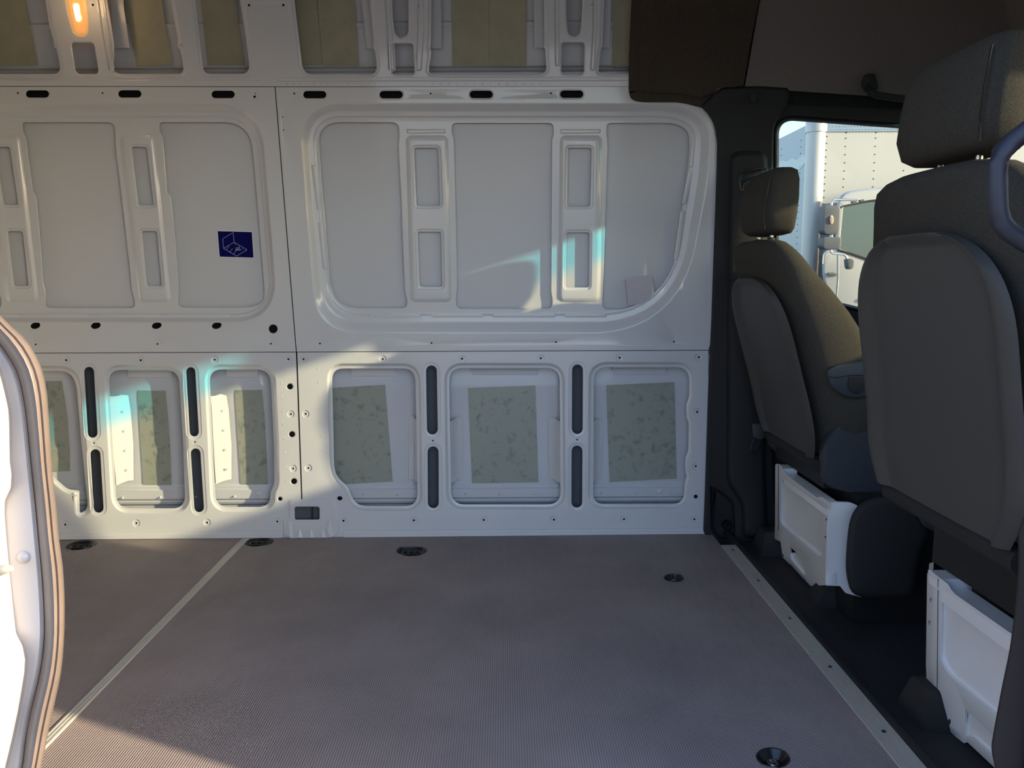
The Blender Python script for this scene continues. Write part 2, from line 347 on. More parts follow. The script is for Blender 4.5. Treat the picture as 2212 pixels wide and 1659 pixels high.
# ---- lower left panel
lowL = [(XL, mL(XL)+.8), (sx(761)-.8, mL(640)+.8), (sx(1092)-.8, 1092), (635, 1092), (635, 1127), (sx(1127)-.5, 1127), (sx(1158)-.5, fL(654)+2), (XL, fL(XL)+2)]
fe = [feat(l, POCK) for l in (Lp1, Lp2, Lp3)]
for a in ((192.5, 803, 200, 935, 10.6), (206, 981, 213, 1097, 10.6), (412, 803, 419.5, 933, 9.8), (422.5, 979, 430, 1096, 10.4)): fe.append(feat(slot(*a), SLOT))
fe += [boss(x, y) for x, y in ((143, 778), (304, 778), (464, 777), (623, 776), (-20, 779), (141, 1133), (295, 1130), (447.5, 1128.6), (599, 1126.5), (628.5, 894.5), (633.5, 1012))]
fe += [hole(x, y, 6.4) for x, y in ((626.3, 835), (630.7, 938), (635, 1039.5))] + [hole(605, 1077.5, 4.4), dot(203, 957, 1.8), dot(421, 955, 1.8)]
for i in range(3):                                            # more pockets of the same press further back
    q = [(x-200*(i+1)-300, y) for x, y in Lp2]; fe.append(feat(q, POCK))
sheet(lowL, fe).build('lower_panel', M['paint'], wall)
# ---- upper right panel with its big recess
A = rp([(643, 222, 85), (1536, 222, 105), (1534, 380, 60), (1465, 721, 170), (684, 721, 80), (662, 470, 20)], 8)
B = rp([(677, 256, 55), (1499, 256, 75), (1494, 340, 40), (1446, 675, 140), (713, 675, 70), (694, 470, 20)], 8)
REC = [(0, 0), (.03, 0), (.09, .0015), (.26, .0085), (.44, .0175), (.54, .0215), (.60, .0225), (.78, .0230), (.84, .0240), (.90, .0278), (.96, .0295), (1, .030)]
D1 = .030
WIN = [(2.2, D1), (1.2, D1), (0.3, D1+.0008), (0, D1+.0015), (-.1, D1+.006)]
def recthole(a): return feat(rp(a, 4), [(7.5, .0225), (6.2, .0226), (4.6, .0262), (1.2, .0270), (0, .0278), (-.1, .032)])
def rib(pl, holes):
    L = rp([(x, y, 5) for x, y in pl], 4)
    return feat(offs(L, 9), [(0, D1), (-1.2, D1), (-4, .0270), (-8.5, .0232), (-10.5, .0225)], inner=(.0225, [recthole(h) for h in holes]))
def q4(x0, y0, x1, y1, x2, y2, x3, y3, r=5): return [(x0, y0, r), (x1, y1, r), (x2, y2, r), (x3, y3, r)]
W1 = rp([(688, 264, 45), (859, 264.5, 14), (862, 284, 4), (862, 297, 3), (860, 312, 4), (867, 441, 2), (870, 535, 2), (875, 634, 5), (879.5, 646, 6), (878.5, 665.5, 11), (718, 665.5, 52), (703, 481, 30), (691, 340, 20)])
W2 = rp([(976, 266, 10), (1195, 266, 10), (1196, 290, 5), (1192, 300, 4), (1191, 486, 2), (1190, 632, 5), (1193, 645, 6), (1192, 666.5, 9), (986, 666.5, 10), (985, 645, 6), (988, 622, 4), (986, 500, 2), (982, 373, 2), (981, 300, 4), (976.5, 290, 5)])
W3 = rp([(1311, 266, 9), (1488, 266, 46), (1489.5, 330, 10), (1475, 437, 20), (1461, 537, 40), (1440, 668, 92), (1301, 668, 11), (1301, 645, 4), (1304, 588, 3), (1309, 427, 2), (1313, 302, 4), (1310.6, 288, 5)])
ribs = [rib([(884, 300), (960, 300), (968, 645), (894, 645)], [q4(895, 319.4, 946.5, 319.4, 951, 445, 900, 445), q4(902.5, 500.6, 952.5, 500.6, 955.5, 619.6, 906.7, 619.6)]),
        rib([(1217, 300), (1293, 300), (1290, 645), (1213, 645)], [q4(1226.7, 319.4, 1277.7, 319.4, 1275, 446.5, 1225, 446.5), q4(1224, 502, 1273.4, 502, 1272, 621, 1222, 621)])]
upR = [(sx(189)+1, tL(600)+1), (lipR+25, 187), (lipR+25, 330), (lipR+20, 700), (lipR, mL(1525)-.6), (sx(760)+1, mL(641)-.6)]
fe = [feat2(A, B, REC, inner=(D1, [feat(l, WIN) for l in (W1, W2, W3)] + ribs))]
SL2 = [(4.5, 0), (3.4, 0), (1, .001), (0, .002), (-.1, .009)]
fe += [feat(slot(x-17, y, x+17, y, 8), SL2) for x, y in ((680, 204.5), (845, 204.5), (1039.5, 204), (1235, 203.5))]
fe += [dot(x, y) for x, y in ((635.5, 202), (930, 202), (1190, 201.5), (691, 742), (932, 741), (1201, 739), (1456, 738))] + [dot(610, 253, 1.5), dot(612, 281, 1.5)]
sheet(upR, fe).build('upper_panel', M['paint'], wall)
# ---- upper left panel
A = rp([(-560, 222, 85), (563, 222, 90), (584, 470, 20), (602, 697, 90), (-500, 697, 80)], 8)
B = rp([(-520, 256, 55), (552, 256, 72), (569, 470, 20), (588, 677, 74), (-460, 677, 60)], 8)
L3 = rp([(344, 264, 8), (540, 264, 52), (552, 391, 10), (571, 620, 10), (571, 664.5, 48), (386, 664.5, 14), (384.5, 648, 5), (386.5, 632, 4), (379, 520, 2), (369, 424, 2), (361, 416, 2), (352, 297, 3), (345, 286, 5)])
L2 = rp([(48, 264, 7), (247, 264, 14), (249, 290, 6), (249, 310, 5), (258.6, 391, 4), (269.4, 486, 4), (280, 576, 4), (285, 629, 4), (291, 646, 6), (291, 665.5, 10), (98, 665.5, 14), (98, 652, 5), (100, 634, 5), (94, 613, 3), (88.6, 540, 2), (79, 425, 2), (72, 416, 2), (61.5, 340, 4), (57, 298, 4), (50, 287, 5)])
L1 = [(x-288, y) for x, y in L2]
ribs = [rib([(266, 300), (326, 300), (362, 645), (306, 645)], [q4(284.3, 317.2, 317.4, 317.2, 332.4, 443.8, 299.3, 443.8), q4(306.3, 499, 338.9, 499, 349.7, 618, 317.5, 618)]),
        rib([(-24, 300), (36, 300), (76, 645), (20, 645)], [q4(-12, 317, 21.7, 317, 40, 443, 8.7, 443), q4(16.6, 499, 49, 499, 62.4, 618, 31, 618)])]
upL = [(XL, tL(0)+1), (sx(188)-.8, tL(594)+1), (sx(760)-1, mL(639)-.6), (XL, mL(XL)-.6)]
fe = [feat2(A, B, REC, inner=(D1, [feat(l, WIN) for l in (L3, L2, L1)] + ribs))]
fe += [feat(slot(x-17, y, x+17, y, 8), SL2) for x, y in ((81, 203), (280.5, 203), (482, 204), (-120, 202), (-320, 201))]
fe += [feat(oval(x, 703.3, 10.6, 7, -.25), HOLE) for x in (76.5, 207, 338.5, 468, -54, -185)] + [hole(590, 710.5, 9.6)]
fe += [dot(x, y) for x, y in ((38.5, 201), (221.5, 201), (77, 744), (340, 743), (585, 742.5))] + [dot(550, 209, 2.8), dot(552, 202, 1.3)]
sheet(upL, fe).build('upper_panel', M['paint'], wall)
# ---- top section with the roof frames
TOP = [(9, 0), (7.6, 0), (5.5, .0022), (2, .0030), (0, .0035), (-.2, .016)]
def ext(l):            # stretch the open top of an outline up out of the frame, keeping its slope
    return l
T3 = rp([(404, -110, 10), (501, -110, 10), (518.4, 0, 2), (530, 72, 2), (541, 160, 20), (441, 160, 18), (438, 140, 4), (422, 0, 2)])
T2 = rp([(214, -110, 5), (351, -110, 5), (368.7, 0, 2), (374, 30, 2), (383.6, 84, 3), (383.5, 104, 2), (388, 104.5, 2), (393, 122, 2), (398, 160, 14), (248, 160, 24), (245, 142, 8), (247, 122, 3), (246.6, 104, 3), (247, 96, 2), (244.6, 81, 2), (237, 34, 2), (231, 0, 2)])
T1 = rp([(-150, -110, 5), (82, -110, 5), (98, 0, 2), (107, 57, 3), (116, 87, 3), (116, 104, 2), (122, 104, 2), (127, 128, 3), (132, 160, 16), (-150, 160, 16)])
Tr = rp([(154, 92, 8), (203, 92, 8), (214, 160, 10), (164.5, 160, 10)])
R1 = rp([(622, -110, 5), (791, -110, 5), (799, 0, 2), (807, 84, 3), (806, 105, 3), (809.5, 107, 2), (812, 120, 3), (816, 161.5, 20), (655, 161.5, 22), (648, 101, 4), (636, 0, 2)])
R2 = rp([(936, -110, 5), (1174, -110, 5), (1175, 0, 2), (1176, 84, 3), (1175, 104, 2), (1178, 105, 2), (1179, 125, 3), (1182, 161, 18), (926, 161, 22), (927, 144, 4), (931, 120, 3), (931, 106, 2), (929, 104, 2), (931, 84, 3), (932, 0, 2)])
R3 = rp([(1308, -110, 5), (1480, -110, 5), (1480, 160, 10), (1293, 160, 18), (1293.5, 146, 4), (1298, 104, 3), (1302, 100, 2), (1302, 81, 3), (1305, 0, 2)])
c1 = rp([(838, -110, 10), (882, -110, 10), (882.5, 81, 16), (854, 81, 16), (848, 30, 10)])
c2 = rp([(844, 93.5, 7), (892.6, 93.5, 7), (896, 161.5, 8), (847, 161.5, 8)])
c3 = rp([(1226, -110, 10), (1256, -110, 10), (1259, 10, 40), (1253, 79, 15), (1227, 79, 15), (1222, 20, 40)])
c4 = rp([(1213.6, 91.5, 7), (1263, 91.5, 7), (1261, 160.5, 8), (1212.8, 160.5, 8)])
lensL = rp([(132, -110, 12), (172, -110, 12), (186, 0, 10), (191, 40, 20), (190, 79, 12), (160, 79, 14), (147, 30, 30), (142, 0, 10)])
top = [(XL, YT), (lipR+30, YT), (lipR+30, 186.5), (sx(187)+.2, tL(594)-.3), (XL, tL(0)-.3)]
fe = [feat(l, TOP) for l in (T1, T2, T3, R1, R2, R3)] + [feat(l, [(4.5, 0), (3.2, 0), (1, .0015), (0, .0025), (-.1, .014)]) for l in (Tr, c1, c2, c3, c4)]
fe += [feat(lensL, [(3, 0), (2, 0), (.6, .0008), (0, .0015), (-.1, .01)])]
fe += [dot(x, y, 2.7) for x, y in ((200.5, 10.6), (903, 12), (1280.5, 9.8), (538, 11), (612, 11))]
for i in range(3): fe.append(feat([(x-560-300*i, y) for x, y in T2], TOP))
# long pressed bead under the roof-frame openings
fe += [feat(rp([(600, 168.5, 2), (1420, 167.5, 2), (1420, 173.5, 2), (600, 174.5, 2)]), [(2.5, 0), (1.8, 0), (.6, .0018), (0, .002)], inner=(.002, [])),
       feat(rp([(-600, 167, 2), (560, 168, 2), (560, 172, 2), (-600, 171, 2)]), [(2.5, 0), (1.8, 0), (.6, .0014), (0, .0016)], inner=(.0016, []))]
# pressed channels running up beside the frame slots
for q in ([(826, -110), (834, -110), (846, 60), (850, 150), (842, 150), (838, 60)], [(905, -110), (913, -110), (914, 60), (908, 150), (901, 150), (905, 60)],
          [(1200, -110), (1206, -110), (1206, 140), (1202, 140)], [(1284, -110), (1290, -110), (1288, 60), (1281, 150), (1278, 150), (1283, 60)],
          [(200, -110), (208, -110), (228, 60), (243, 150), (238, 152), (222, 60)]):
    fe.append(feat(rp([(x, y, 2) for x, y in q], 3), [(4.5, 0), (3.6, 0), (1.6, .004), (0, .0065)], inner=(.0065, [])))
sheet(top, fe).build('roof_side_panel', M['paint'], wall)
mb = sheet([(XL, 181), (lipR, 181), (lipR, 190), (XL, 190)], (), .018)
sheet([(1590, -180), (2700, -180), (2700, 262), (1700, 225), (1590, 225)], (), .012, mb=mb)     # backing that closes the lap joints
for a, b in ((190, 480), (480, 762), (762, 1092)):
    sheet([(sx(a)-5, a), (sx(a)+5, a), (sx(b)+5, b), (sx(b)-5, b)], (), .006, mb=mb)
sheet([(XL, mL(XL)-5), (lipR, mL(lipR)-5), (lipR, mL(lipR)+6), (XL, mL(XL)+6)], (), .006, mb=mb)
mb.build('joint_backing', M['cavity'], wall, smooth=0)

# ---- channel walls behind the slots, side and top flanges
def quadstrip(mb, rows):      # rows: list of [(x,y,d)...] equal length
    ids = [[mb.add(W(*p)) for p in r] for r in rows]
    for a, b in zip(ids, ids[1:]):
        for i in range(len(a)-1): mb.face(a[i], a[i+1], b[i+1], b[i])
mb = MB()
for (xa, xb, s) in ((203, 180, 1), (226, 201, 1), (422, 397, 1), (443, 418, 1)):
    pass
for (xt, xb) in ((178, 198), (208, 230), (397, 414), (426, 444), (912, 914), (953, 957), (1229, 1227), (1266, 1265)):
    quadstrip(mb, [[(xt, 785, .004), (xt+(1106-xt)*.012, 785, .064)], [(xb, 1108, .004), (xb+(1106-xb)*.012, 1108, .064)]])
mb.build('pillar_channel', M['hollow_shade'], wall, smooth=0)  # channel walls given the dark slot-shade colour
def side_flange(rows, notches=()):
    mb = MB(); quadstrip(mb, rows); return mb.build('side_flange', M['paint'], wall, smooth=50)
side_flange([[(237, 856, .014), (250, 856, .022), (262, 852.7, .034), (277, 854, .058)], [(239, 880, .014), (252, 880, .022), (265, 880, .036), (282, 885, .0595)],
             [(243, 960, .014), (256, 960, .022), (271, 960, .037), (288, 960, .0605)], [(251, 1049, .014), (262, 1044, .022), (276, 1039, .038), (288.5, 1037, .0605)]])
side_flange([[(455, 856, .014), (465, 855, .022), (477, 851, .035), (489, 854, .058)], [(457, 880, .014), (468, 880, .022), (481, 880, .037), (494, 885, .0595)],
             [(461, 960, .014), (471, 960, .022), (485, 960, .038), (500, 960, .0605)], [(466, 1046, .014), (475, 1042, .022), (487, 1038, .038), (500, 1035, .0605)]])
side_flange([[(901, 906, .014), (896, 905, .03), (893, 899, .055), (882, 899, .0615)], [(903, 1041, .014), (898, 1040, .03), (894, 1036, .055), (883, 1036, .0615)]])
side_flange([[(970, 912, .014), (980, 906, .03), (988, 900, .055), (998, 900, .0615)], [(973, 1044, .014), (980, 1041, .03), (988, 1037, .055), (999, 1035, .0615)]])
side_flange([[(1213, 911, .014), (1204, 908, .03), (1197, 903, .055), (1185, 903, .0615)], [(1213, 1044, .014), (1205, 1041, .03), (1197, 1035, .055), (1186, 1033, .0615)]])
side_flange([[(1279, 912, .014), (1284, 909, .03), (1289, 904.5, .055), (1301, 904.5, .0615)], [(1278, 1044, .014), (1283, 1041, .03), (1288, 1035, .055), (1299, 1033, .0615)]])
side_flange([[(401, 850, .014), (396, 850, .02), (393, 856, .03)], [(407, 1045, .014), (402, 1045, .02), (398, 1040, .03)]])
for (a, b, y0_, y1_, h) in ((758, 857, 799, 812, 0), (1018, 1164, 799, 809.5, 0), (1322, 1440, 797, 809, 0), (275, 372, 803, 815, 0), (488, 557, 801, 814, 0), (70, 158, 803, 816, 0)):
    mb = MB(); quadstrip(mb, [[(a, y0_-6, .014), (b, y0_-6, .014)], [(a, y0_-1, .036), (b, y0_-1, .036)], [(a, y0_+1, .058), (b, y0_+1, .058)], [(a+2, y1_, .0615), (b-1.5, y1_, .0615)], [(a+4, y1_+.6, .064), (b-4, y1_+.6, .064)]])
    mb.build('top_flange', M['paint'], wall, smooth=40)
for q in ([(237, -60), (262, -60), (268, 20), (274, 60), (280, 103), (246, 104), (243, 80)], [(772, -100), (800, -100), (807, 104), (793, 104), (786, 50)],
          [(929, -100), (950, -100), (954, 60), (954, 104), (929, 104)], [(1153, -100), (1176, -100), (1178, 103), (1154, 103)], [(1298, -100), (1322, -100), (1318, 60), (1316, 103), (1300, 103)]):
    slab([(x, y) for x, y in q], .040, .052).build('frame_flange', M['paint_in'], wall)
# spot-weld dimples on the side flanges are real little notches
mb = MB()
for x, y, d in [(986, 921+i*38, .0545) for i in range(4)] + [(1200, 925+i*34, .0545) for i in range(4)] + [(1287, 925+i*36, .0545) for i in range(4)] + [(895, 925+i*34, .0545) for i in range(4)] + [(262+3*i, 890+i*42, .032) for i in range(4)] + [(478+3*i, 888+i*42, .033) for i in range(4)]:
    quadstrip(mb, [[(x-4, y-2, d), (x, y-1, d-.004), (x+4, y-4, d)], [(x-5, y+3, d), (x, y+3, d-.0005), (x+4, y+2, d)]])
tag(mb.build('flange_dimple', M['paint'], wall, smooth=60), kind='stuff')
# ---- grey-green damping pads glued on the skin
for q, d, m in (([(712, 838), (832, 831), (848.6, 1040), (716, 1048)], .0628, 'pad'), ([(1011, 838), (1156.5, 833), (1163, 1042), (1019.5, 1045)], .0628, 'pad'), ([(1309.5, 832), (1457, 825.5), (1461.7, 1034), (1316.4, 1041.6)], .0628, 'pad'),
             ([(296.7, 843.6), (357.7, 844), (363.8, 906), (368, 975), (371, 1051.7), (309.5, 1050.5)], .0628, 'pad'), ([(507, 843), (566, 842.6), (572, 900), (576, 975), (579.7, 1049.7), (520, 1050)], .0628, 'pad'), ([(20, 823), (134, 823), (146, 899), (151, 975), (151.5, 1018), (60, 1019)], .0628, 'pad'),
             ([(-140, -100), (34, -100), (52, 0), (66, 60), (82, 141), (-140, 141)], .064, 'pad_top'), ([(250, -100), (334, -100), (350, 0), (359, 61), (374, 141), (295, 142.5), (279, 60), (265, 0)], .064, 'pad_top'), ([(425, -100), (497, -100), (511, 0), (514, 40), (529, 140.5), (449, 140.5), (440, 60), (434, 0)], .064, 'pad_top'),
             ([(632, -100), (676, -100), (684, 0), (696, 140.5), (648, 141)], .064, 'pad_top'), ([(676, -100), (760, -100), (766.5, 0), (776, 141.7), (697.5, 142.5), (685, 0)], .0632, 'pad_top'),
             ([(974, -100), (1056, -100), (1057, 142), (977, 141.6)], .064, 'pad_top'), ([(1057, -100), (1138, -100), (1137, 143.5), (1057.6, 143)], .0632, 'pad_top'), ([(1330, -100), (1420, -100), (1420, 144.4), (1321, 144.4)], .064, 'pad_top')):
    slab(q, d, d+.006).build('damping_pad', M[m], wall)
# pins and studs on the sill beam
def stud(px, py, d, r, h, m='paint', name='sill_pin'):
    mb = MB(); n = 12; f = 2.6/1661
    c = W(px, py, d); rr = r*f
    mb.ringloft([[Vector((c.x+rr*s*math.cos(2*math.pi*k/n), c.y-hh, c.z+rr*s*math.sin(2*math.pi*k/n))) for k in range(n)] for s, hh in ((1.6, 0), (1.1, .0015), (1, h), (.55, h+.001))], False, True)
    return mb.build(name, M[m], wall)
for x, y in ((265, 1075), (347, 1074), (424, 1072), (507, 1072), (582, 1071), (785, 1068), (859, 1068), (1006, 1067), (1079, 1067), (1153, 1066), (1299, 1066), (1373, 1066), (1447, 1066)): stud(x, y, .0515, 1.7, .006)
for x, y in ((559, 1067), (1425, 1061)):
    slab(oval(x, y, 6.5, 5.5, n=20), .0480, .053, bevel=1.5).build('plug', M['paint'], wall)
# pressed feet in the recess gutters
for x0, x1 in ((797, 909), (931, 1044), (1064, 1199), (1220, 1310), (56, 191), (210, 345), (363, 497), (515, 560), (-90, 37)):
    dy = 0 if x0 > 600 else 1.5
    slab(rp([(x0, 677+dy, 2), (x1, 677+dy, 2), (x1, 686+dy, 2), (x0, 686+dy, 2)], 3), .0215, .0265, bevel=1).build('gutter_pad', M['paint'], wall)
for (xa, ya, xb, yb) in ((677, 356, 689, 453), (692, 480, 702, 580), (1468, 360, 1452, 440), (1449, 455, 1434, 560)):
    off = 0 if xa < 1000 else 26
    slab(rp([(xa-5+off, ya, 2), (xa+4+off, ya, 2), (xb+4+off, yb, 2), (xb-5+off, yb, 2)], 3), .0215, .0265, bevel=1).build('gutter_pad', M['paint'], wall)
for q in ([(877, 279), (962, 278.5), (963, 288), (879, 289)], [(1210, 279), (1298, 279), (1297, 288), (1211, 289)]):
    slab(rp([(x, y, 2) for x, y in q], 3), .0255, .0305, bevel=3).build('rib_step', M['paint'], wall)
# spot-weld dots along the seams
mb = MB(); wd = [(606+i*1.6, 798+i*30) for i in range(9)] + [(687+i*1.5, 797+i*29) for i in range(7)] + [(140+26*i, 1151) for i in range(9)] + [(620+14.6*i, 181) for i in range(14)] + [(934+18*i, 181.5) for i in range(14)]
for x, y in wd:
    c = W(x, y, 0); n = 8; r = .0022
    mb.ringloft([[Vector((c.x+r*s*math.cos(2*math.pi*k/n), c.y-h, c.z+r*s*math.sin(2*math.pi*k/n))) for k in range(n)] for s, h in ((1.3, -.0004), (1, .0008), (.4, .0012))], False, True)
tag(mb.build('spot_weld', M['paint'], wall, smooth=60), kind='stuff')
# bracket over the foot of the seam
br = rp([(624, 1079, 6), (716, 1077, 8), (727, 1090, 4), (728, 1122, 2), (733, 1124, 2), (734, 1150, 4), (722, 1160, 8), (706, 1165, 4), (628, 1165.5, 4), (620, 1159, 3), (611, 1159, 2), (611, 1124, 2), (624, 1121, 2)], 3)
mb = MB(); ids = [mb.add(W(*p, .001)) for p in br]; n = len(ids); prev = ids
for k, dd in ((1.2, -.004), (3, -.006)):
    cur = [mb.add(W(*p, dd)) for p in offs(br, -k)]
    for i in range(n): mb.face(prev[i], prev[(i+1) % n], cur[(i+1) % n], cur[i])
    prev = cur
cdt(mb, prev, offs(br, -3), [feat(rp(q4(636.6, 1094.5, 690, 1094.5, 690.5, 1123, 637, 1123), 4), [(2, -.006), (1.2, -.006), (.3, -.005), (0, -.004), (-.1, .02)])], -.006, W)
brk = mb.build('seam_bracket', M['paint'], wall)
sheet([(633, 1091), (694, 1091), (694, 1126), (633, 1126)], (), .022).build('bracket_back', M['hollow_shade'], brk)  # back sheet coloured as the shade in the bracket hole
slab([(674, 1091), (676, 1091), (676, 1126), (674, 1126)], .004, .022).build('bracket_web', M['cavity'], brk)
slab([(614, 1122.6), (728, 1122.2), (728, 1124), (614, 1124.4)], -.0066, -.004).build('bracket_seam', M['paint_in'], brk)
mb = MB()
for x in (647, 671.5, 697):
    quadstrip(mb, [[(x-2, 1145, -.0062), (x, 1144, -.0062), (x+2, 1145, -.0062)], [(x-8, 1162, -.0065), (x-1, 1161, -.013), (x+7, 1161, -.0065)]])
quadstrip(mb, [[(704, 1128, -.0062), (711, 1126, -.010), (716, 1127, -.0062)], [(702, 1145, -.0062), (709, 1145, -.012), (717, 1147, -.0062)], [(706, 1162, -.0062), (713, 1160, -.010), (722, 1157, -.0062)]])
quadstrip(mb, [[(618, 1126, -.0062), (624, 1126, -.009), (631, 1126, -.0062)], [(619, 1157, -.0062), (626, 1160, -.010), (634, 1163, -.0062)]])
mb.build('crimp', M['paint'], brk, smooth=10)
# sill lip along the foot of the wall
bl = MB()
for xa, xb in ((XL, 608), (742, lipR-8)):
    c = [(-.001, -13), (-.003, -12), (-.0035, -6.5), (-.0055, -6), (-.006, 1.5)]
    ids = [[bl.add(W(x, fL(x)+dy, d)) for d, dy in c] for x in (xa, (xa+xb)/2, xb)]
    for a, b in zip(ids, ids[1:]):
        for i in range(len(a)-1): bl.face(a[i], a[i+1], b[i+1], b[i])
tag(bl.build('baseboard_back', M['paint'], None), kind='structure')

# ---- stickers
def flatpoly(pts, d, m, name, parent=None, th=.0004):
    return slab(pts, d, d+th).build(name, M[m], parent, smooth=0)
st = empty('sticker', W(509, 528, .045), label='small navy blue sticker with a white line drawing of a loading floor', cat='sticker')
flatpoly([(468.7, 497.6), (545.6, 499.6), (549.6, 558.4), (472.8, 556.2)], .0452, 'white', 'border', st)
flatpoly([(470.2, 499.3), (543.9, 501.3), (547.7, 556.5), (474.5, 554.4)], .0446, 'blue', 'face', st)
mb = MB()
P_ = {'a': (503.9, 502.2), 'b': (481, 516), 'c': (482.8, 536.6), 'd': (505.7, 523.2), 'e': (533.5, 539.5), 'f': (510.9, 553.3)}
def line(mb, p, q, wd, d):
    dx, dy = q[0]-p[0], q[1]-p[1]; l = math.hypot(dx, dy); nx, ny = -dy/l*wd/2, dx/l*wd/2
    slab([(p[0]+nx, p[1]+ny), (q[0]+nx, q[1]+ny), (q[0]-nx, q[1]-ny), (p[0]-nx, p[1]-ny)], d, d+.0003, mb=mb)
for s in ('ab', 'bc', 'cd', 'da', 'de', 'ef', 'fc'): line(mb, P_[s[0]], P_[s[1]], .9, .0441)
for (x0, y0, x1, y1) in ((490, 538, 493.5, 533), (497.7, 543, 501.5, 538), (505.7, 547.5, 509.3, 542.5)):
    line(mb, (x0, y0), (x1, y1), .5, .0441); line(mb, (x0-.9, y0), (x0+.9, y0+.3), 1.3, .0441); line(mb, (x1-.9, y1-.2), (x1+.9, y1+.2), 1.3, .0441)
for x, y in ((508, 527.3), (516, 532), (524, 537)): line(mb, (x-.9, y-.3), (x+.9, y+.3), 1.1, .0441)
mb.build('drawing', M['print'], st, smooth=0)
def text(s, px, py, size_px, d, m, parent, name='lettering', slant=0):
    cu = bpy.data.curves.new(name, 'FONT'); cu.body = s; cu.align_x = 'CENTER'; cu.align_y = 'CENTER'; cu.size = size_px*2.6/1661; cu.extrude = .0001
    t = bpy.data.objects.new(name, cu); COL.objects.link(t)
    me = bpy.data.meshes.new_from_object(t); bpy.data.objects.remove(t); bpy.data.curves.remove(cu)
    o = bpy.data.objects.new(name, me); me.materials.append(M[m]); COL.objects.link(o)
    p = W(px, py, d); me.transform(Matrix.Translation(p) @ Matrix.Rotation(math.pi/2, 4, 'X'))
    if parent: o.parent = parent; o.matrix_parent_inverse = Matrix.Translation(parent.location).inverted()
    return o
text('6 x/h', 514, 535.6, 4.2, .0441, 'white', st)
text('600daN', 514.5, 539.7, 3.7, .0441, 'white', st)
pl = rp([(1351, 600.5, 1.5), (1409.5, 593, 1.5), (1415.3, 652, 1.5), (1356.5, 660, 1.5)], 3)
tag(flatpoly(pl, .0285, 'paper', 'paper_label', None, .0006), 'pinkish white square paper label stuck in the lower corner of the rightmost wall bay', 'label')

# ---- dome light
c_ = W(165, 30, 0)
dl = empty('dome_light', c_, label='lit oblong dome lamp with a warm ribbed lens high on the white wall', cat='lamp')
slab(lensL, -.002, .006, bevel=4).build('lens', M['lens'], dl)
for k in range(4):
    q = [(x*1.0, y) for x, y in offs(lensL, -6-3.2*k)]
    mb = MB(); a_ = [mb.add(W(x, y, -.0022)) for x, y in q]; b2 = [mb.add(W(x, y, -.0042)) for x, y in offs(q, -.6)]; c2_ = [mb.add(W(x, y, -.0022)) for x, y in offs(q, -1.2)]
    n = len(q)
    for u, v in ((a_, b2), (b2, c2_)):
        for i in range(n): mb.face(u[i], u[(i+1) % n], v[(i+1) % n], v[i])
    mb.build('lens_ridge', M['lens'], dl)
slab(rp([(158, 8, 5), (170, 8, 5), (176, 46, 6), (164, 46, 6)], 4), -.005, -.002, bevel=2).build('bulb', M['bulb'], dl)
pl_ = bpy.data.lights.new('dome_light_glow', 'POINT'); po = bpy.data.objects.new('dome_light_glow', pl_); COL.objects.link(po)
pl_.energy = 0.28; pl_.color = (1.0, 0.62, 0.30); pl_.shadow_soft_size = .03; po.location = W(162, -10, -.09); po.parent = dl; po.matrix_parent_inverse = Matrix.Translation(dl.location).inverted()

# ================================================================== FLOOR
def SY(c): return lambda u, v, d: on(u, v, 1, c) + Vector((0, d, 0))
def plan(z=0.0): return lambda u, v, d: Vector((u, v, z-d))
def xyl(loop, z=0.0): return [tuple(on(x, y, 2, z)[:2]) for x, y in loop]
fl = []
cups = [(xyl(oval(175.5, 1178, 33, 8.6, -.13, 28)), 'tie-down ring in its cup by the wall foot, next to the open door', 0),
        (xyl(oval(560, 1171.2, 30, 8.2, -.09, 28)), 'tie-down ring in its cup beside the top end of the narrow metal strip', 1),
        (xyl(rp([(862, 1182.5, 9), (912, 1182.2, 12), (924, 1189, 6), (905, 1200.5, 16), (876, 1201, 14), (855, 1192, 8)], 5)), 'tie-down ring in its cup on the open floor right of the seam bracket', 2),
        (xyl(oval(1455.5, 1248.5, 20, 8.2, .03, 24)), 'small round floor anchor cup near the ribbed aluminium strip', 3),
        (xyl(oval(1670, 1637, 34, 19.5, .12, 28)), 'round black floor anchor cup nearest the camera, with a shiny screw', 4)]
ff = [feat(offs(l, .003), [(.004, 0), (.002, 0), (0, .0002), (-.0004, .004)]) for l, _, _ in cups]
fo = sheet([(-3.0, .80), (.7165, .80), (.7165, 2.64), (-3.0, 2.64)], ff, 0, plan(), back=.02).build('floor', M['floor'])
tag(fo, kind='structure')
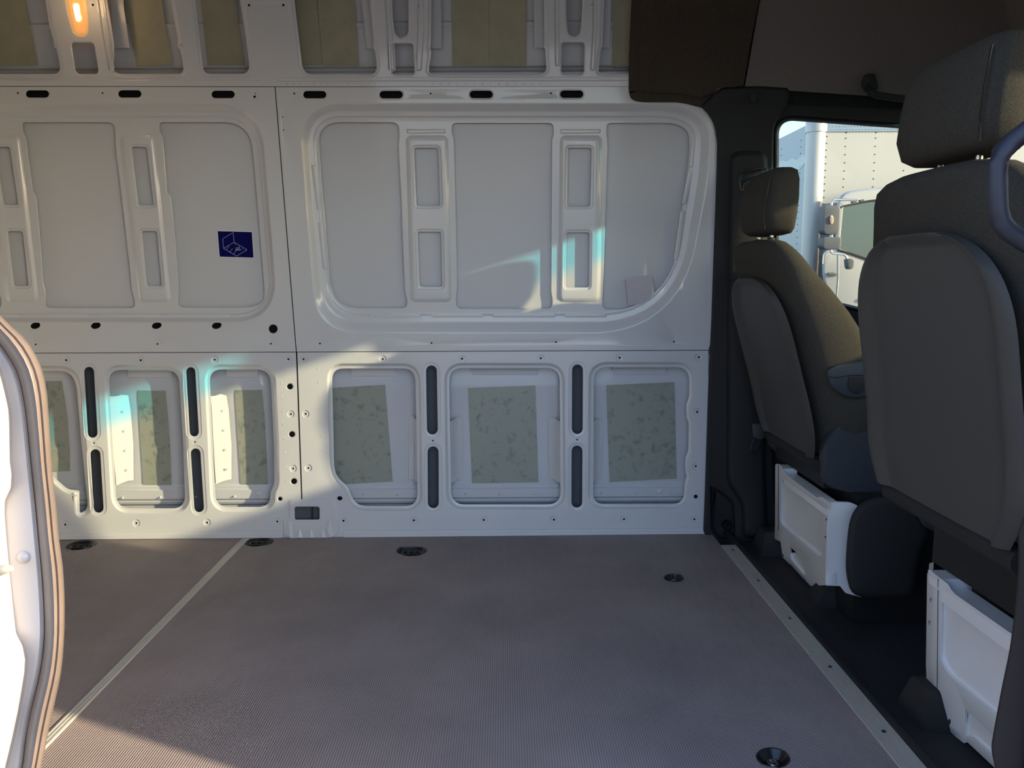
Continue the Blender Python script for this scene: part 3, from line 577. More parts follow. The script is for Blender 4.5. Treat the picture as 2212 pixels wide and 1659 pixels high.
for (l, lab, k) in cups:
    cx = sum(p[0] for p in l)/len(l); cy = sum(p[1] for p in l)/len(l)
    t = empty('tie_down', (cx, cy, -.02), label=lab, cat='tie-down', group='floor tie-downs')
    mb = MB(); o0 = offs(l, .0028)
    rings = [(o0, .001), (offs(l, .002), -.0012), (l, -.0006), (offs(l, -.004), .006), (offs(l, -.011), .014)]
    ids = [[mb.add((x, y, -d)) for x, y in r] for r, d in rings]; n = len(l)
    for a, b in zip(ids, ids[1:]):
        for i in range(n): mb.face(a[i], a[(i+1) % n], b[(i+1) % n], b[i])
    mb.f.append(tuple(ids[-1])); mb.build('cup', M['black'], t)
    if k < 3:
        mb = MB(); pts = [(cx-.030, cy+.008, -.004), (cx-.030, cy-.012, -.003), (cx-.020, cy-.020, -.003), (cx+.020, cy-.020, -.003), (cx+.030, cy-.012, -.003), (cx+.030, cy+.008, -.004), (cx-.030, cy+.008, -.004)]
        mb.tube(pts, .0035, 8); mb.build('d_ring', M['dsteel'], t)
        mb = MB(); mb.box(cx-.016, cx-.004, cy-.004, cy+.012, -.012, -.003); mb.box(cx+.004, cx+.016, cy-.004, cy+.012, -.012, -.003); mb.build('clamp', M['dsteel'], t)
    else:
        mb = MB(); r = .007 if k == 4 else .006
        mb.ringloft([[(cx+r*s*math.cos(a*math.pi/8), cy+r*s*math.sin(a*math.pi/8), z) for a in range(16)] for s, z in ((1.7, -.013), (1.6, -.010), (1, -.010), (.9, -.006), (.4, -.005))], False, True)
        mb.build('screw', M['steel'], t)
def strip(x0, x1, y0, y1, nrib, name, screws=()):
    mb = MB(); wd = (x1-x0)/nrib; prof_ = [(x0, 0)]
    for i in range(nrib):
        a = x0+i*wd; prof_ += [(a+wd*.12, .0028), (a+wd*.62, .0028), (a+wd*.78, .0012), (a+wd*.96, .0012)]
    prof_.append((x1, 0))
    ids = [[mb.add((x, y, z)) for x, z in prof_] for y in (y0, y1)]
    for i in range(len(prof_)-1): mb.face(ids[0][i], ids[0][i+1], ids[1][i+1], ids[1][i])
    o = mb.build(name, M['alu'], None, smooth=0); tag(o, kind='structure')
    for y in screws:
        mb = MB(); xc = (x0+x1)/2
        mb.ringloft([[(xc+r*math.cos(a*math.pi/8), y+r*math.sin(a*math.pi/8), z) for a in range(16)] for r, z in ((.0045, .0026), (.004, .0040), (.0018, .0036))], False, True)
        mb.build('screw', M['black'], o)
    return o
strip(.7165, .766, .80, 2.46, 11, 'trim_1', [on(x, y, 2, 0).y for x, y in ((1579, 1190), (1630, 1256), (1697, 1338), (1782, 1443), (1895, 1583))])
strip(-.918, -.893, .80, 2.588, 3, 'trim_2')
mb = MB(); mb.ringloft([[(x, y, z) for x, z in ((.764, .002), (.772, .004), (.784, .003), (.792, -.008), (.800, -.020), (.84, -.022), (2.2, -.022), (2.2, -.08), (.764, -.08))] for y in (.80, 2.66)])
cabf = tag(mb.build('cab_floor', M['mat'], None, smooth=50), kind='structure')
mb = MB(); mb.box(-3.0, .764, .79, 2.66, -.09, -.022); mb.build('floor_pan', M['mat'], fo, smooth=0)

# ================================================================== BODY SHELL
def xz(y): return lambda u, v, d: Vector((u, y+d, v))
near = sheet([(-3.05, -.7+.25), (2.25, -.45), (2.25, 1.0), (1.63, 1.50), (1.45, 1.95), (-3.05, 1.95)],
             [feat(rp([(-.66, -.02, .05), (.64, -.02, .05), (.64, 1.64, .12), (-.66, 1.64, .12)], 5), [(0, 0), (0, .07)]),
              feat(rp([(1.06, .80, .06), (2.08, .80, .06), (2.08, 1.02, .06), (1.66, 1.455, .05), (1.06, 1.47, .06)], 5), [(0, 0), (0, .04)])], 0, xz(.80), back=.01)
tag(sheet(rp([(1.05, .79, .06), (2.1, .79, .06), (2.1, 1.03, .06), (1.67, 1.465, .05), (1.05, 1.48, .06)], 5), (), .02, xz(.80)).build('window_3', M['glass'], None, smooth=0), kind='structure')
tag(near.build('wall_near', M['paint'], None, smooth=0), kind='structure')
mb = MB(); mb.box(.645, .95, .80, .869, .47, 1.93); mb.box(.95, 1.05, .80, .86, -.02, 1.45)
tag(mb.build('trim_3', M['trim'], None, smooth=0), kind='structure')
mb = MB(); mb.box(-3.05, 1.45, .78, 2.58, 1.93, 1.96); tag(mb.build('ceiling', M['paint'], None, smooth=0), kind='structure')
mb = MB(); mb.box(-3.06, -3.0, .80, 2.70, -.1, 1.95); tag(mb.build('wall_left', M['paint'], None, smooth=0), kind='structure')
# front of the cab: header, windscreen opening, dashboard
WB = (2.08, 1.00); WT = (1.60, 1.51)
def shield(u, v, d):      # u = y, v 0..1 up the screen, bowed forward in the middle
    bow = .14*(1-((u-1.70)/.95)**2)
    return Vector((WB[0]+(WT[0]-WB[0])*v + bow + d, u, WB[1]+(WT[1]-WB[1])*v))
mb = MB(); N = 12
for k, (v0, v1) in enumerate([(0, 1)]):
    g = [[mb.add(shield(.85+1.72*i/N, j/4, 0)) for i in range(N+1)] for j in range(5)]
    for a, b in zip(g, g[1:]):
        for i in range(N): mb.face(a[i], a[i+1], b[i+1], b[i])
tag(mb.build('window_1', M['shield'], None), kind='structure')
mb = MB()
a = [mb.add(shield(.80+1.86*i/N, 1, -.002)) for i in range(N+1)]; b = [mb.add((1.45, .80+1.86*i/N, 1.96)) for i in range(N+1)]
for i in range(N): mb.face(a[i], a[i+1], b[i+1], b[i])
a = [mb.add(shield(.80+1.86*i/N, 0, .002)) for i in range(N+1)]; b = [mb.add((2.26, .80+1.86*i/N, -.1)) for i in range(N+1)]
for i in range(N): mb.face(a[i], a[i+1], b[i+1], b[i])
for ys in ((.80, .86), (2.52, 2.68)):
    p = [mb.add(shield(ys[0], 0, .003)), mb.add(shield(ys[1], 0, .003)), mb.add(shield(ys[1], 1, .003)), mb.add(shield(ys[0], 1, .003))]; mb.face(*p)
tag(mb.build('wall_right', M['liner'], None, smooth=0), kind='structure')
mb = MB(); mb.ringloft([[(x, y, z) for x, z in ((1.72, .45), (1.70, .80), (1.74, .93), (1.80, .975), (2.00, .985), (2.04, .1), (1.95, .1))] for y in (.86, 2.56)])
dsh = tag(mb.build('dashboard', M['trim'], None, smooth=30), 'unseen black dashboard across the cab front, sized to shape the sunlight', 'dashboard')  # unseen; sized for where the sunlight reaches the wall

mb = MB(); mb.ringloft([[(1.70, y, .95), (1.69, y, z), (1.74, y, z+.03), (1.86, y, z+.02), (1.90, y, .96)] for y, z in ((1.985, 1.0), (2.02, 1.20), (2.2, 1.21), (2.40, 1.15), (2.48, 1.0))])
mb.build('hood_sun_block', M['trim'], dsh, smooth=40)  # unseen hood added, raised to stop stray sun on the wall
sw = empty('wheel_sun_block', (1.56, 2.14, .95), label='unseen black steering wheel added to block low sunlight', cat='steering wheel')  # unseen wheel added to block low sun past the driver seat
def swp(a, r=.20): return (1.56+.34*r*math.sin(a)*1.2, 2.14+r*math.cos(a), .95+.9*r*math.sin(a))
mb = MB(); mb.tube([swp(k*math.pi/16) for k in range(33)], .014, 8, False); mb.build('rim', M['trim'], sw)
mb = MB(); mb.box(1.545, 1.60, 2.08, 2.20, .91, .99); mb.build('hub', M['trim'], sw)
for a_ in (0, math.pi, -math.pi/2):
    mb = MB(); mb.tube([(1.57, 2.14, .95), swp(a_)], .011, 6); mb.build('spoke', M['trim'], sw)
mb = MB(); mb.tube([(1.58, 2.14, .94), (1.688, 2.14, .915)], .035, 12); mb.build('column', M['trim'], sw)
rv = MB(); rv.box(1.525, 1.55, 1.52, 1.88, 1.335, 1.50)
tag(rv.build('mirror_sun_block', M['trim'], None, smooth=0), 'unseen block like a mirror housing, added to cut the sunlight', 'mirror')  # unseen block added, sized to cut the top of the sun patch
mb = MB(); mb.box(1.487, 1.65, 2.10, 2.112, 1.15, 1.47)
tag(mb.build('visor_sun_block', M['liner'], None, smooth=0), 'unseen visor-like panel added to keep sunlight off the wall', 'sun visor')  # unseen panel added to shade the right wall bay
# ---- cab side (driver's door, pillar trims, headliner)
dw = rp([(1682.6, 259, 30), (2330, 305, 40), (2330, 775, 30), (1682.6, 622, 30)], 8)
door = sheet([(1600, 230), (1655, 190), (2500, 262), (2500, 1180), (1640, 1180), (1600, 600)],
             [feat(dw, [(13, .02), (11.5, .02), (9, .028), (4, .034), (0, .036), (-.1, .05)])], .02, W)
do = tag(door.build('door_1', M['trim'], None), kind='structure')
mb = MB(); r1 = offs(dw, 9.5); r2 = offs(dw, 2.0); n = len(dw)
rg = [[mb.add(W(*p, d)) for p in offs(dw, k)] for k, d in ((10, .028), (8.5, .018), (5, .016), (1.5, .024), (.0, .034))]
for a, b in zip(rg, rg[1:]):
    for i in range(n): mb.face(a[i], a[(i+1) % n], b[(i+1) % n], b[i])
mb.build('window_seal', M['black_rubber'], do)
tag(sheet(offs(dw, 1), (), .044).build('window_2', M['glass'], None, smooth=0), kind='structure')
# driver-side pillar cover
PT = rp([(1556, 189, 14), (1640, 187, 4), (1704, 191, 8), (1707, 215, 14), (1690, 243, 14), (1671, 270, 18), (1670, 420, 4), (1668, 700, 10), (1664, 900, 10), (1672, 1010, 10), (1680, 1186, 4), (1562, 1186, 10), (1530, 1167, 8), (1519, 1148, 6), (1522.5, 1060, 4), (1529, 860, 4), (1536, 700, 4), (1543, 500, 4), (1548, 360, 10), (1549, 310, 10), (1543, 268, 14), (1527, 243, 10), (1514, 231, 3)], 5)
niche = rp([(1533, 1047, 4), (1560, 1060, 6), (1586, 1082, 8), (1590, 1140, 4), (1588, 1168, 8), (1552, 1167, 8), (1534, 1143, 6)], 4)
mb = MB(); prev = [mb.add(W(*p, .012)) for p in PT]; n = len(PT)
for k, dd in ((0, -.008), (2, -.016), (5, -.019), (6.5, -.0195)):
    cur = [mb.add(W(*p, dd)) for p in offs(PT, -k)]
    for i in range(n): mb.face(prev[i], prev[(i+1) % n], cur[(i+1) % n], cur[i])
    prev = cur
bulge = rp([(1580, 330, 20), (1655, 330, 20), (1652, 640, 10), (1650, 1000, 20), (1655, 1160, 12), (1606, 1160, 14), (1604, 1085, 14), (1572, 1040, 20), (1574, 700, 10)], 5)
cdt(mb, prev, offs(PT, -6.5), [feat(niche, [(1, -.0195), (-1, -.0185), (-5, .010), (-9, .016)], inner=(.016, [])), feat(bulge, [(6, -.0195), (4, -.0205), (0, -.048), (-5, -.060), (-8, -.062)], inner=(-.062, []))], -.0195, W)
pc = tag(mb.build('trim_4', M['trim'], None, smooth=40), kind='structure')
c = W(1570, 1134, .010)
mb = MB()
def disc(mb, c, r, ds, n=18):
    mb.ringloft([[(c.x+r*s*math.cos(2*math.pi*k/n), c.y-h, c.z+r*s*math.sin(2*math.pi*k/n)) for k in range(n)] for s, h in ds], False, True)
disc(mb, c, .016, ((1.15, -.01), (1.15, .008), (1, .014), (.8, .014), (.72, .006), (.35, .006), (.3, .012)))
mb.build('bolt_cap', M['black'], pc)
slab(rp([(1621, 200, 3), (1636, 200, 3), (1635, 219, 4), (1626, 224, 4), (1620, 214, 3)], 3), -.045, -.018, bevel=1.5).build('coat_hook', M['trim'], pc)
slab([(1552, 603.5), (1600, 603.5), (1600, 605), (1552, 605)], -.0628, -.055).build('joint_line', M['cavity'], pc)
# felt cover and headliner
FP = rp([(1369, -170, 3), (1364, 0, 4), (1358.5, 120, 3), (1358, 200, 10), (1364, 217, 12), (1390, 221, 8), (1470, 221, 16), (1516, 233, 2), (1553, 189, 8), (1606, 186, 2), (1622, 90, 3), (1641, -5, 3), (1660, -170, 3)], 5)
mb = MB(); prev = [mb.add(W(*p, .004)) for p in FP]; n = len(FP)
for k, dd in ((0, -.004), (1.5, -.007), (20, -.010), (26, -.022), (30, -.024)):
    l = [(min(x+k, 1640), y) if x < 1400 else (x, y) for x, y in FP] if k > 2 else offs(FP, -k)
    if k > 2: l = [(x, y-(k*.85 if y > 200 and x < 1530 else 0)) for x, y in l]
    cur = [mb.add(W(*p, dd)) for p in l]
    for i in range(n): mb.face(prev[i], prev[(i+1) % n], cur[(i+1) % n], cur[i])
    prev = cur
cdt(mb, prev, l, [feat(oval(x, y, 8, 8, n=14), [(1, -.024), (0, -.0235), (-3, -.019), (-5, -.0185)], inner=(-.0185, [])) for x, y in ((1472, 27), (1430, 148), (1613, 26))], -.024, W)
tag(mb.build('trim_5', M['felt'], None, smooth=40), kind='structure')
HLp = [(1609, 187), (1643, -8), (1664, -190), (2700, -190), (2700, 262), (1706, 196), (1700, 190), (1640, 186)]
mb = slab(HLp, -.008, .01, bevel=0)
mb.box(1.0, 1.50, .86, 2.5, 1.86, 1.93)
tag(mb.build('trim_6', M['liner'], None, smooth=0), kind='structure')
# grab handle above the driver's window
gh = empty('grab_handle', W(1880, 185, -.03), label='black grab handle above the driver side window', cat='handle')
slab(rp([(1868, 160, 4), (1890, 158, 5), (1898, 190, 6), (1886, 208, 8), (1866, 198, 6), (1858, 180, 5)], 4), -.05, -.028, bevel=2).build('bracket', M['trim'], gh)
slab(rp([(2040, 180, 4), (2062, 178, 5), (2070, 210, 6), (2058, 228, 8), (2038, 218, 6)], 4), -.05, -.028, bevel=2).build('bracket', M['trim'], gh)
mb = MB(); mb.tube([W(x, y, d) for x, y, d in ((1873, 185, -.04), (1880, 199, -.07), (1895, 206, -.085), (1930, 211, -.09), (1990, 218, -.09), (2035, 220, -.085), (2050, 212, -.06), (2055, 205, -.04))], [.009, .011, .011, .011, .011, .011, .011, .009], 10); mb.build('bar', M['trim'], gh)
# seat belt on the pillar
sb = empty('seat_belt', W(1640, 925, -.037), label='black seat belt hanging on the pillar behind the driver seat', cat='seat belt')
slab([(1609, 700), (1636, 700), (1640, 760), (1646, 860), (1650, 922), (1626, 922), (1620, 820), (1612, 740)], -.070, -.0635).build('webbing', M['black_rubber'], sb)
slab(rp([(1625, 915, 4), (1652, 915, 4), (1653, 945, 6), (1640, 951, 6), (1626, 943, 6)], 4), -.082, -.068, bevel=2).build('buckle_cover', M['shell'], sb)
mb = MB(); mb.tube([W(x, y, -.078) for x, y in ((1629, 948), (1623, 962), (1622, 974), (1631, 980), (1639, 972), (1641, 962), (1650, 962), (1651, 952), (1648, 944))], .0016, 6); mb.build('anchor_loop', M['dsteel'], sb)
mb = MB(); mb.tube([W(x, y, -.085) for x, y in ((1600, 412), (1597, 392), (1601, 376), (1612, 370), (1640, 363), (1655, 366), (1648, 378), (1618, 386), (1606, 394), (1603, 412))], .0035, 8); mb.build('upper_guide', M['black'], sb)

# ================================================================== SEATS
def sell(cx, cy, hx, hy, z, e=3.2, n=28, lean=0):
    out = []
    for k in range(n):
        t = 2*math.pi*k/n; c, s = math.cos(t), math.sin(t)
        out.append((cx+hx*abs(c)**(2/e)*(1 if c > 0 else -1), cy+hy*abs(s)**(2/e)*(1 if s > 0 else -1), z))
    return out
def seat(y0, dz, xt, k, label, base, ws=1.0):
    """y0 centre line, dz height offset, xt rear x at the top of the shell, k recline (dx per dz)"""
    t = empty('seat', (1.05, y0, -.022), label=label, cat='seat', group='cab seats')
    xr = lambda z: xt + k*((.888+dz)-z)
    # upholstered back
    mb = MB(); rings = []
    for z, T, hw in ((.42, .17, .20), (.46, .19, .222), (.55, .21, .236), (.66, .215, .242), (.74, .205, .244), (.80, .178, .243), (.86, .143, .238), (.91, .115, .228), (.945, .098, .212), (.968, .085, .190), (.982, .070, .160), (.990, .050, .115), (.992, .022, .05)):
        z += dz; x0 = xr(z)+.012+(.085-T if T < .085 else 0)*.5
        rings.append(sell(x0+T/2, y0, T/2, hw*ws, z, 3.6 if z < .9+dz else 2.8, 36))
    mb.ringloft(rings); mb.build('backrest', M['fabric'], t, smooth=60)
    # hard rear shell
    mb = MB(); NU, NV = 26, 26; zb, zt = .405+dz, .888+dz; g = []
    for j in range(NV+1):
        v = j/NV; z = zb+(zt-zb)*(1-(1-v)**1.5)
        hw = .226*(max(0, 1-max(0, (v_ := (z-zb)/(zt-zb))-.62)**2.6/.38**2.6))**.38 if v < 1 else .012
        hw = max(hw, .012); hw *= (1 - .16*max(0, (.18-v_)/.18)**1.5)
        row = []
        for i in range(NU+1):
            u = -1+2*i/NU; u = math.copysign(abs(u)**.8, u)
            edge = max(abs(u), 1-(zt-z)/.08 if zt-z < .08 else 0)
            prof_ = -.016 + (.017 if edge < .76 else .017*(.5+.5*math.cos(math.pi*min(1, (edge-.76)/.15)))) + (.013*max(0, (edge-.968)/.032)**1.6) + .007*abs(u)**4 - .010*max(0, (.3-v_)/.3)
            row.append(mb.add((xr(z)+prof_, y0+u*hw*ws, z)))
        g.append(row)
    for a, b in zip(g, g[1:]):
        for i in range(NU): mb.face(a[i], a[i+1], b[i+1], b[i])
    sh = mb.build('back_shell', M['shell'], t, smooth=60)
    mb = MB(); disc(mb, Vector((0, 0, 0)), .001, ((1, 0), (1, .001)))
    # head restraint: side panel seam and centre block
    hz0, hz1 = 1.004+dz, 1.183+dz; hx = xt-.002 + (.022 if k < .2 else 0) - .002
    mb = MB(); rings = []
    for z, hxw, hyw, sh_ in ((hz0, .018, .07, .01), (hz0+.004, .036, .102, .006), (hz0+.016, .046, .120, 0), (hz0+.05, .050, .132, -.002), (hz0+.10, .049, .133, .002), (hz0+.145, .045, .129, .006), (hz0+.168, .037, .119, .010), (hz1-.002, .024, .095, .013), (hz1, .01, .05, .014)):
        rings.append(sell(hx+.050+sh_, y0+(.008 if k < .2 else -.006), hxw, hyw*(1.10 if k < .2 else 1), z, 4.2, 40))
    mb.ringloft(rings); hr = mb.build('headrest', M['fabric'], t, smooth=60)
    for s in (-1, 1):
      if s < 0:
        mb = MB(); mb.tube([(hx+.006, y0+s*.118, hz0+.012), (hx+.0005, y0+s*.1245, hz0+.05), (hx+.004, y0+s*.1255, hz0+.10), (hx+.014, y0+s*.119, hz0+.150)], .0016, 6); mb.build('seam', M['black'], hr)
      if True:
        mb = MB(); mb.tube([(hx+.045, y0+s*.055, hz0-.04), (hx+.047, y0+s*.055, hz0+.02)], .0055, 10); mb.build('headrest_post', M['steel'], t)
        mb = MB(); disc2 = [[(hx+.046+.011*q*math.cos(a*math.pi/6), y0+s*.055+.011*q*math.sin(a*math.pi/6), z) for a in range(12)] for q, z in ((1, .975+dz), (1, .996+dz), (.6, .998+dz))]
        mb.ringloft(disc2, True, True); mb.build('post_sleeve', M['black'], t)
    # seat cushion, frame and side valances
    mb = MB(); rings = []
    for x, hw, zl, zh in ((.86, .17, .40, .46), (.88, .185, .385, .49), (1.0, .20, .38, .505), (1.2, .20, .385, .52), (1.30, .20, .40, .525), (1.34, .22, .42, .51), (1.35, .16, .44, .49)):
        r_ = []
        for q in range(24):
            a = 2*math.pi*q/24; c, s = math.cos(a), math.sin(a)
            r_.append((x, y0+hw*abs(c)**(.5)*(1 if c > 0 else -1), (zl+zh)/2+dz+(zh-zl)/2*abs(s)**.6*(1 if s > 0 else -1)))
        rings.append(r_)
    mb.ringloft(rings); mb.build('cushion', M['fabric'], t, smooth=60)
    mb = MB(); mb.box(.865, 1.30, y0-.185, y0+.185, .318, .40+dz); mb.build('riser', M['black_rubber'], t, smooth=0)
    for s in (-1, 1):
        mb = MB(); yy = y0+s*.215; th = .014
        out = rp([(.85, .335+dz*.6, .03), (.835, .47+dz, .06), (.92, .535+dz, .05), (1.10, .43+dz, .03), (1.33, .41+dz, .03), (1.35, .33+dz*.6, .02), (1.02, .285+dz*.5, .06)], 6)
        pr = [[(x, yy-s*th, z) for x, z in out], [(x, yy+s*th*.4, z) for x, z in out], [(x*.97+.03, yy+s*th, z*.97+.012) for x, z in out]]
        mb.ringloft(pr); vl = mb.build('side_valance', M['valance'], t, smooth=50)
        mb = MB(); mb.box(.99, 1.06, yy-.016, yy+.016, .375+dz, .392+dz); mb.build('lever', M['black'], vl, smooth=0)
    mb = MB(); mb.tube([(xr(.42+dz)+.005, y0+.16, .41+dz), (xr(.42+dz)+.03, y0+.163, .40+dz), (xr(.42+dz)+.03, y0+.15, .385+dz)], .004, 6); mb.build('recliner_bolt', M['steel'], t)
    mb = MB(); mb.tube([(xr(.42+dz)+.02, y0-.20, .385+dz), (xr(.42+dz)+.02, y0+.20, .385+dz)], .022, 10); mb.build('cross_tube', M['trim'], t)
    base(t)
    return t
def slant(x0, z0, k):
    def f(u, v, d):
        r = ray(u, v); s = (x0+d+k*(z0-H) - 0)/(r.x + k*r.z); return CAMV + r*s
    return f
def base_driver(t):
    S = slant(.832, .31, .19)
    out = [(1674.5, 1004), (1680, 1001.5), (1684, 1003), (1688, 1007), (1693, 1018), (1699, 1026), (1765, 1075), (1774, 1073), (1793.5, 1086), (1790, 1180), (1784, 1264), (1751, 1266), (1742, 1257), (1708, 1220), (1704, 1218), (1690.5, 1204), (1686, 1170), (1673, 1164), (1674, 1133)]
    fe = [feat(rp([(1688, 1035, 5), (1765, 1085, 6), (1778, 1098, 6), (1777, 1200, 6), (1770, 1202, 4), (1694, 1138, 10), (1686, 1128, 5)], 4), [(0, 0), (-.7, .001), (-2.5, .007), (-3.6, .008)], inner=(.008, [])),
          feat(rp([(1706, 1178, 3), (1739, 1206, 6), (1740, 1244, 2), (1709, 1209, 2)], 4), [(0, 0), (-.5, .001), (-1.8, .005), (-2.4, .0055)], inner=(.0055, [])),
          feat(oval(1691, 1200, 1.4, 3.5, n=12), [(.6, 0), (0, 0), (-.1, .01)])]
    b = sheet(out, fe, 0, S, back=.012).build('base_panel', M['door_paint'], t, smooth=40)
    sheet([(1680.6, 1003), (1681.8, 1004), (1681.8, 1147), (1680.6, 1146)], (), -.0006, S).build('panel_gap', M['cavity'], b, smooth=0)
    for x, y in ((1785, 1122), (1783, 1160)): sheet(oval(x, y, 1.2, 2.8, n=10), (), -.0006, S).build('slot_hole', M['cavity'], b, smooth=0)
    p = S(1790, 1085, 0); yn = p.y
    q = [(1792.5, 1086, 2), (1800, 1084.5, 2), (1838, 1086, 4), (1852, 1092, 2), (1860, 1290, 2), (1826, 1281, 3), (1815, 1266, 2), (1784, 1265, 2)]
    slab(rp(q, 3), 0, .01, SY(yn)).build('base_side', M['door_paint'], t, smooth=40)
    slab(rp([(1786, 1236, 2), (1806, 1236, 3), (1807, 1263, 2), (1785, 1263, 2)], 3), -.002, .002, SY(yn), bevel=.8).build('cover_plate', M['door_paint'], b)
    y1 = S(1676, 1010, 0).y
    mb = MB(); mb.ringloft([[(.835, y, .300), (.876, y, .300), (.876, y, .270), (.838, y, .270)] for y in (yn+.001, y1-.06)]); mb.ringloft([[(.832, y, .315), (.88, y, .315), (.88, y, .29), (.836, y, .29)] for y in (y1-.05, y1)]); mb.build('base_top', M['door_paint'], t, smooth=0)
    mb = MB(); mb.box(.915, 1.25, yn+.012, y1, -.02, .32); mb.build('base_core', M['black_rubber'], t, smooth=0)
def base_pass(t):
    S = slant(.832, .315, .19)
    out = [(2002.8, 1239), (2008, 1233), (2012, 1234), (2030, 1248), (2048, 1262), (2055, 1274), (2064, 1284), (2186, 1370), (2300, 1450), (2300, 1800), (2149, 1659), (2090, 1603.5), (2082, 1605.5), (2048, 1579), (2023.5, 1553), (2018, 1494), (2002, 1477), (2000, 1437)]
    fe = [feat(rp([(2035, 1290, 8), (2044, 1291, 6), (2183, 1386, 6), (2290, 1466, 6), (2290, 1668, 6), (2149, 1541, 8), (2046, 1454, 14), (2031, 1420, 10)], 4), [(0, 0), (-1, .001), (-5, .007), (-7, .008)], inner=(.008, [])),
          feat(rp([(2085, 1532, 4), (2100, 1540, 5), (2200, 1640, 5), (2240, 1690, 5), (2230, 1705, 4), (2100, 1590, 4), (2086, 1590, 3)], 4), [(0, 0), (-.8, .001), (-3, .005), (-4.5, .0055)], inner=(.0055, [])),
          feat(oval(2050, 1560, 3.6, 7, .2, n=14), [(.8, 0), (0, 0), (-.1, .012)])]
    b = sheet(out, fe, 0, S, back=.012).build('base_panel', M['door_paint'], t, smooth=40)
    sheet([(2025.6, 1250), (2026.8, 1250), (2024.2, 1550), (2023, 1549)], (), -.0006, S).build('panel_gap', M['cavity'], b, smooth=0)
    for x, y in ((2011, 1296), (2008, 1345)):
        mb = sheet(oval(x, y, 2.4, 4.6, n=12), (), -.0006, S); mb.build('slot_hole', M['cavity'], b, smooth=0)
        sheet(oval(x+.5, y+.5, 1.4, 3.3, n=12), (), -.0010, S).build('slot_rim', M['door_paint'], b, smooth=0)
    y1 = S(2003, 1240, 0).y
    mb = MB(); mb.ringloft([[(.835, y, .300), (.882, y, .300), (.882, y, .27), (.838, y, .27)] for y in (.98, y1-.045)]); mb.ringloft([[(.832, y, .317), (.893, y, .317), (.893, y, .29), (.836, y, .29)] for y in (y1-.05, y1-.004)]); mb.build('base_top', M['door_paint'], t, smooth=0)
    mb = MB(); mb.box(.925, 1.25, .98, y1-.002, -.02, .32); mb.build('base_core', M['black_rubber'], t, smooth=0)
    slab(rp([(2039, 1217, 2), (2063, 1216, 2), (2063, 1229, 2), (2040, 1229, 2)], 3), 0, .001, slant(.905, .33, 0)).build('white_tag', M['white'], t, smooth=0)['label'] = 'small white tag'
    slab(rp([(2007, 1217, 2), (2017, 1214, 2), (2016, 1231, 2), (2006, 1234, 2)], 3), 0, .006, slant(.87, .33, 0)).build('blue_clip', M['truck_blue'], t, smooth=0)['label'] = 'blue plastic clip'
drv = seat(2.212, 0, .698, .29, 'dark fabric driver seat farther off, by the far side window', base_driver, 1.02)
seat(1.305, .078, .690, .155, 'large dark fabric passenger seat nearest the camera at the right edge', base_pass, 1.05)
SD = lambda u, v, d: on(u, v, 1, 1.955+d)
sh_ = slab(rp([(1786, 800, 8), (1808, 788.5, 8), (1900, 773, 4), (1950, 768, 4), (1950, 840, 4), (1893, 851, 20), (1870, 857, 12), (1839, 861, 12), (1812, 850, 14), (1791, 829, 10)]), 0, .03, SD, bevel=3).build('side_handle', M['valance'], drv)
mb = MB(); mb.tube([SD(x, y, -.003) for x, y in ((1790.7, 813.6), (1806, 816), (1820, 813), (1835, 811), (1855, 810.5), (1873.6, 812), (1891, 816), (1920, 822))], .0009, 6); mb.build('chrome_line', M['steel'], sh_)
slab(rp([(1833, 815, 2), (1872.6, 815, 2), (1867, 845, 10), (1854, 852, 8), (1842, 850, 8), (1831, 836, 8)]), -.003, .003, SD, bevel=1.5).build('flap', M['trim'], sh_)
# moulded cover beside the driver seat base
cv = rp([(1829, 1165, 30), (1838, 1105, 30), (1872, 1077, 24), (1925, 1072, 20), (1952, 1090, 20), (2010, 1150, 20), (1985, 1200, 30), (1975, 1290, 20), (1870, 1292, 16), (1838, 1283, 16), (1826, 1235, 20)], 6)
S = lambda u, v, d: on(u, v, 1, 1.80+d); mb = MB(); prev = [mb.add(S(*p, .10)) for p in cv]; n = len(cv)
for k, dd in ((0, .02), (3, .006), (9, 0), (16, -.003)):
    cur = [mb.add(S(*p, dd)) for p in offs(cv, -k)]
    for i in range(n): mb.face(prev[i], prev[(i+1) % n], cur[(i+1) % n], cur[i])
    prev = cur
cdt(mb, prev, offs(cv, -16), [], -.003, S)
tag(mb.build('side_cover', M['trim'], None, smooth=60), 'rounded black plastic cover beside the white base of the driver seat', 'cover')
# mat covers over the seat feet
def foot(px, py, hx, hy, h, lab=None):
    c = on(px, py, 2, -.022); mb = MB()
    mb.ringloft([[(c.x+sx_*hx*s, c.y+sy_*hy*s, z) for sx_, sy_ in ((-1, -1), (1, -1), (1, 1), (-1, 1))] for s, z in ((1, -.023), (.97, -.015), (.62, -.022+h*.93), (.54, -.022+h))])
    return mb.build('mat_hump', M['mat'], cabf, smooth=20)
foot(1826, 1298, .10, .045, .06, 'black mat hump at the near corner of the driver seat base')
foot(1662, 1190, .045, .05, .075, 'black mat hump at the far corner of the driver seat base, by the pillar')
foot(2006, 1548, .04, .055, .075, 'black mat hump at the far corner of the passenger seat base')

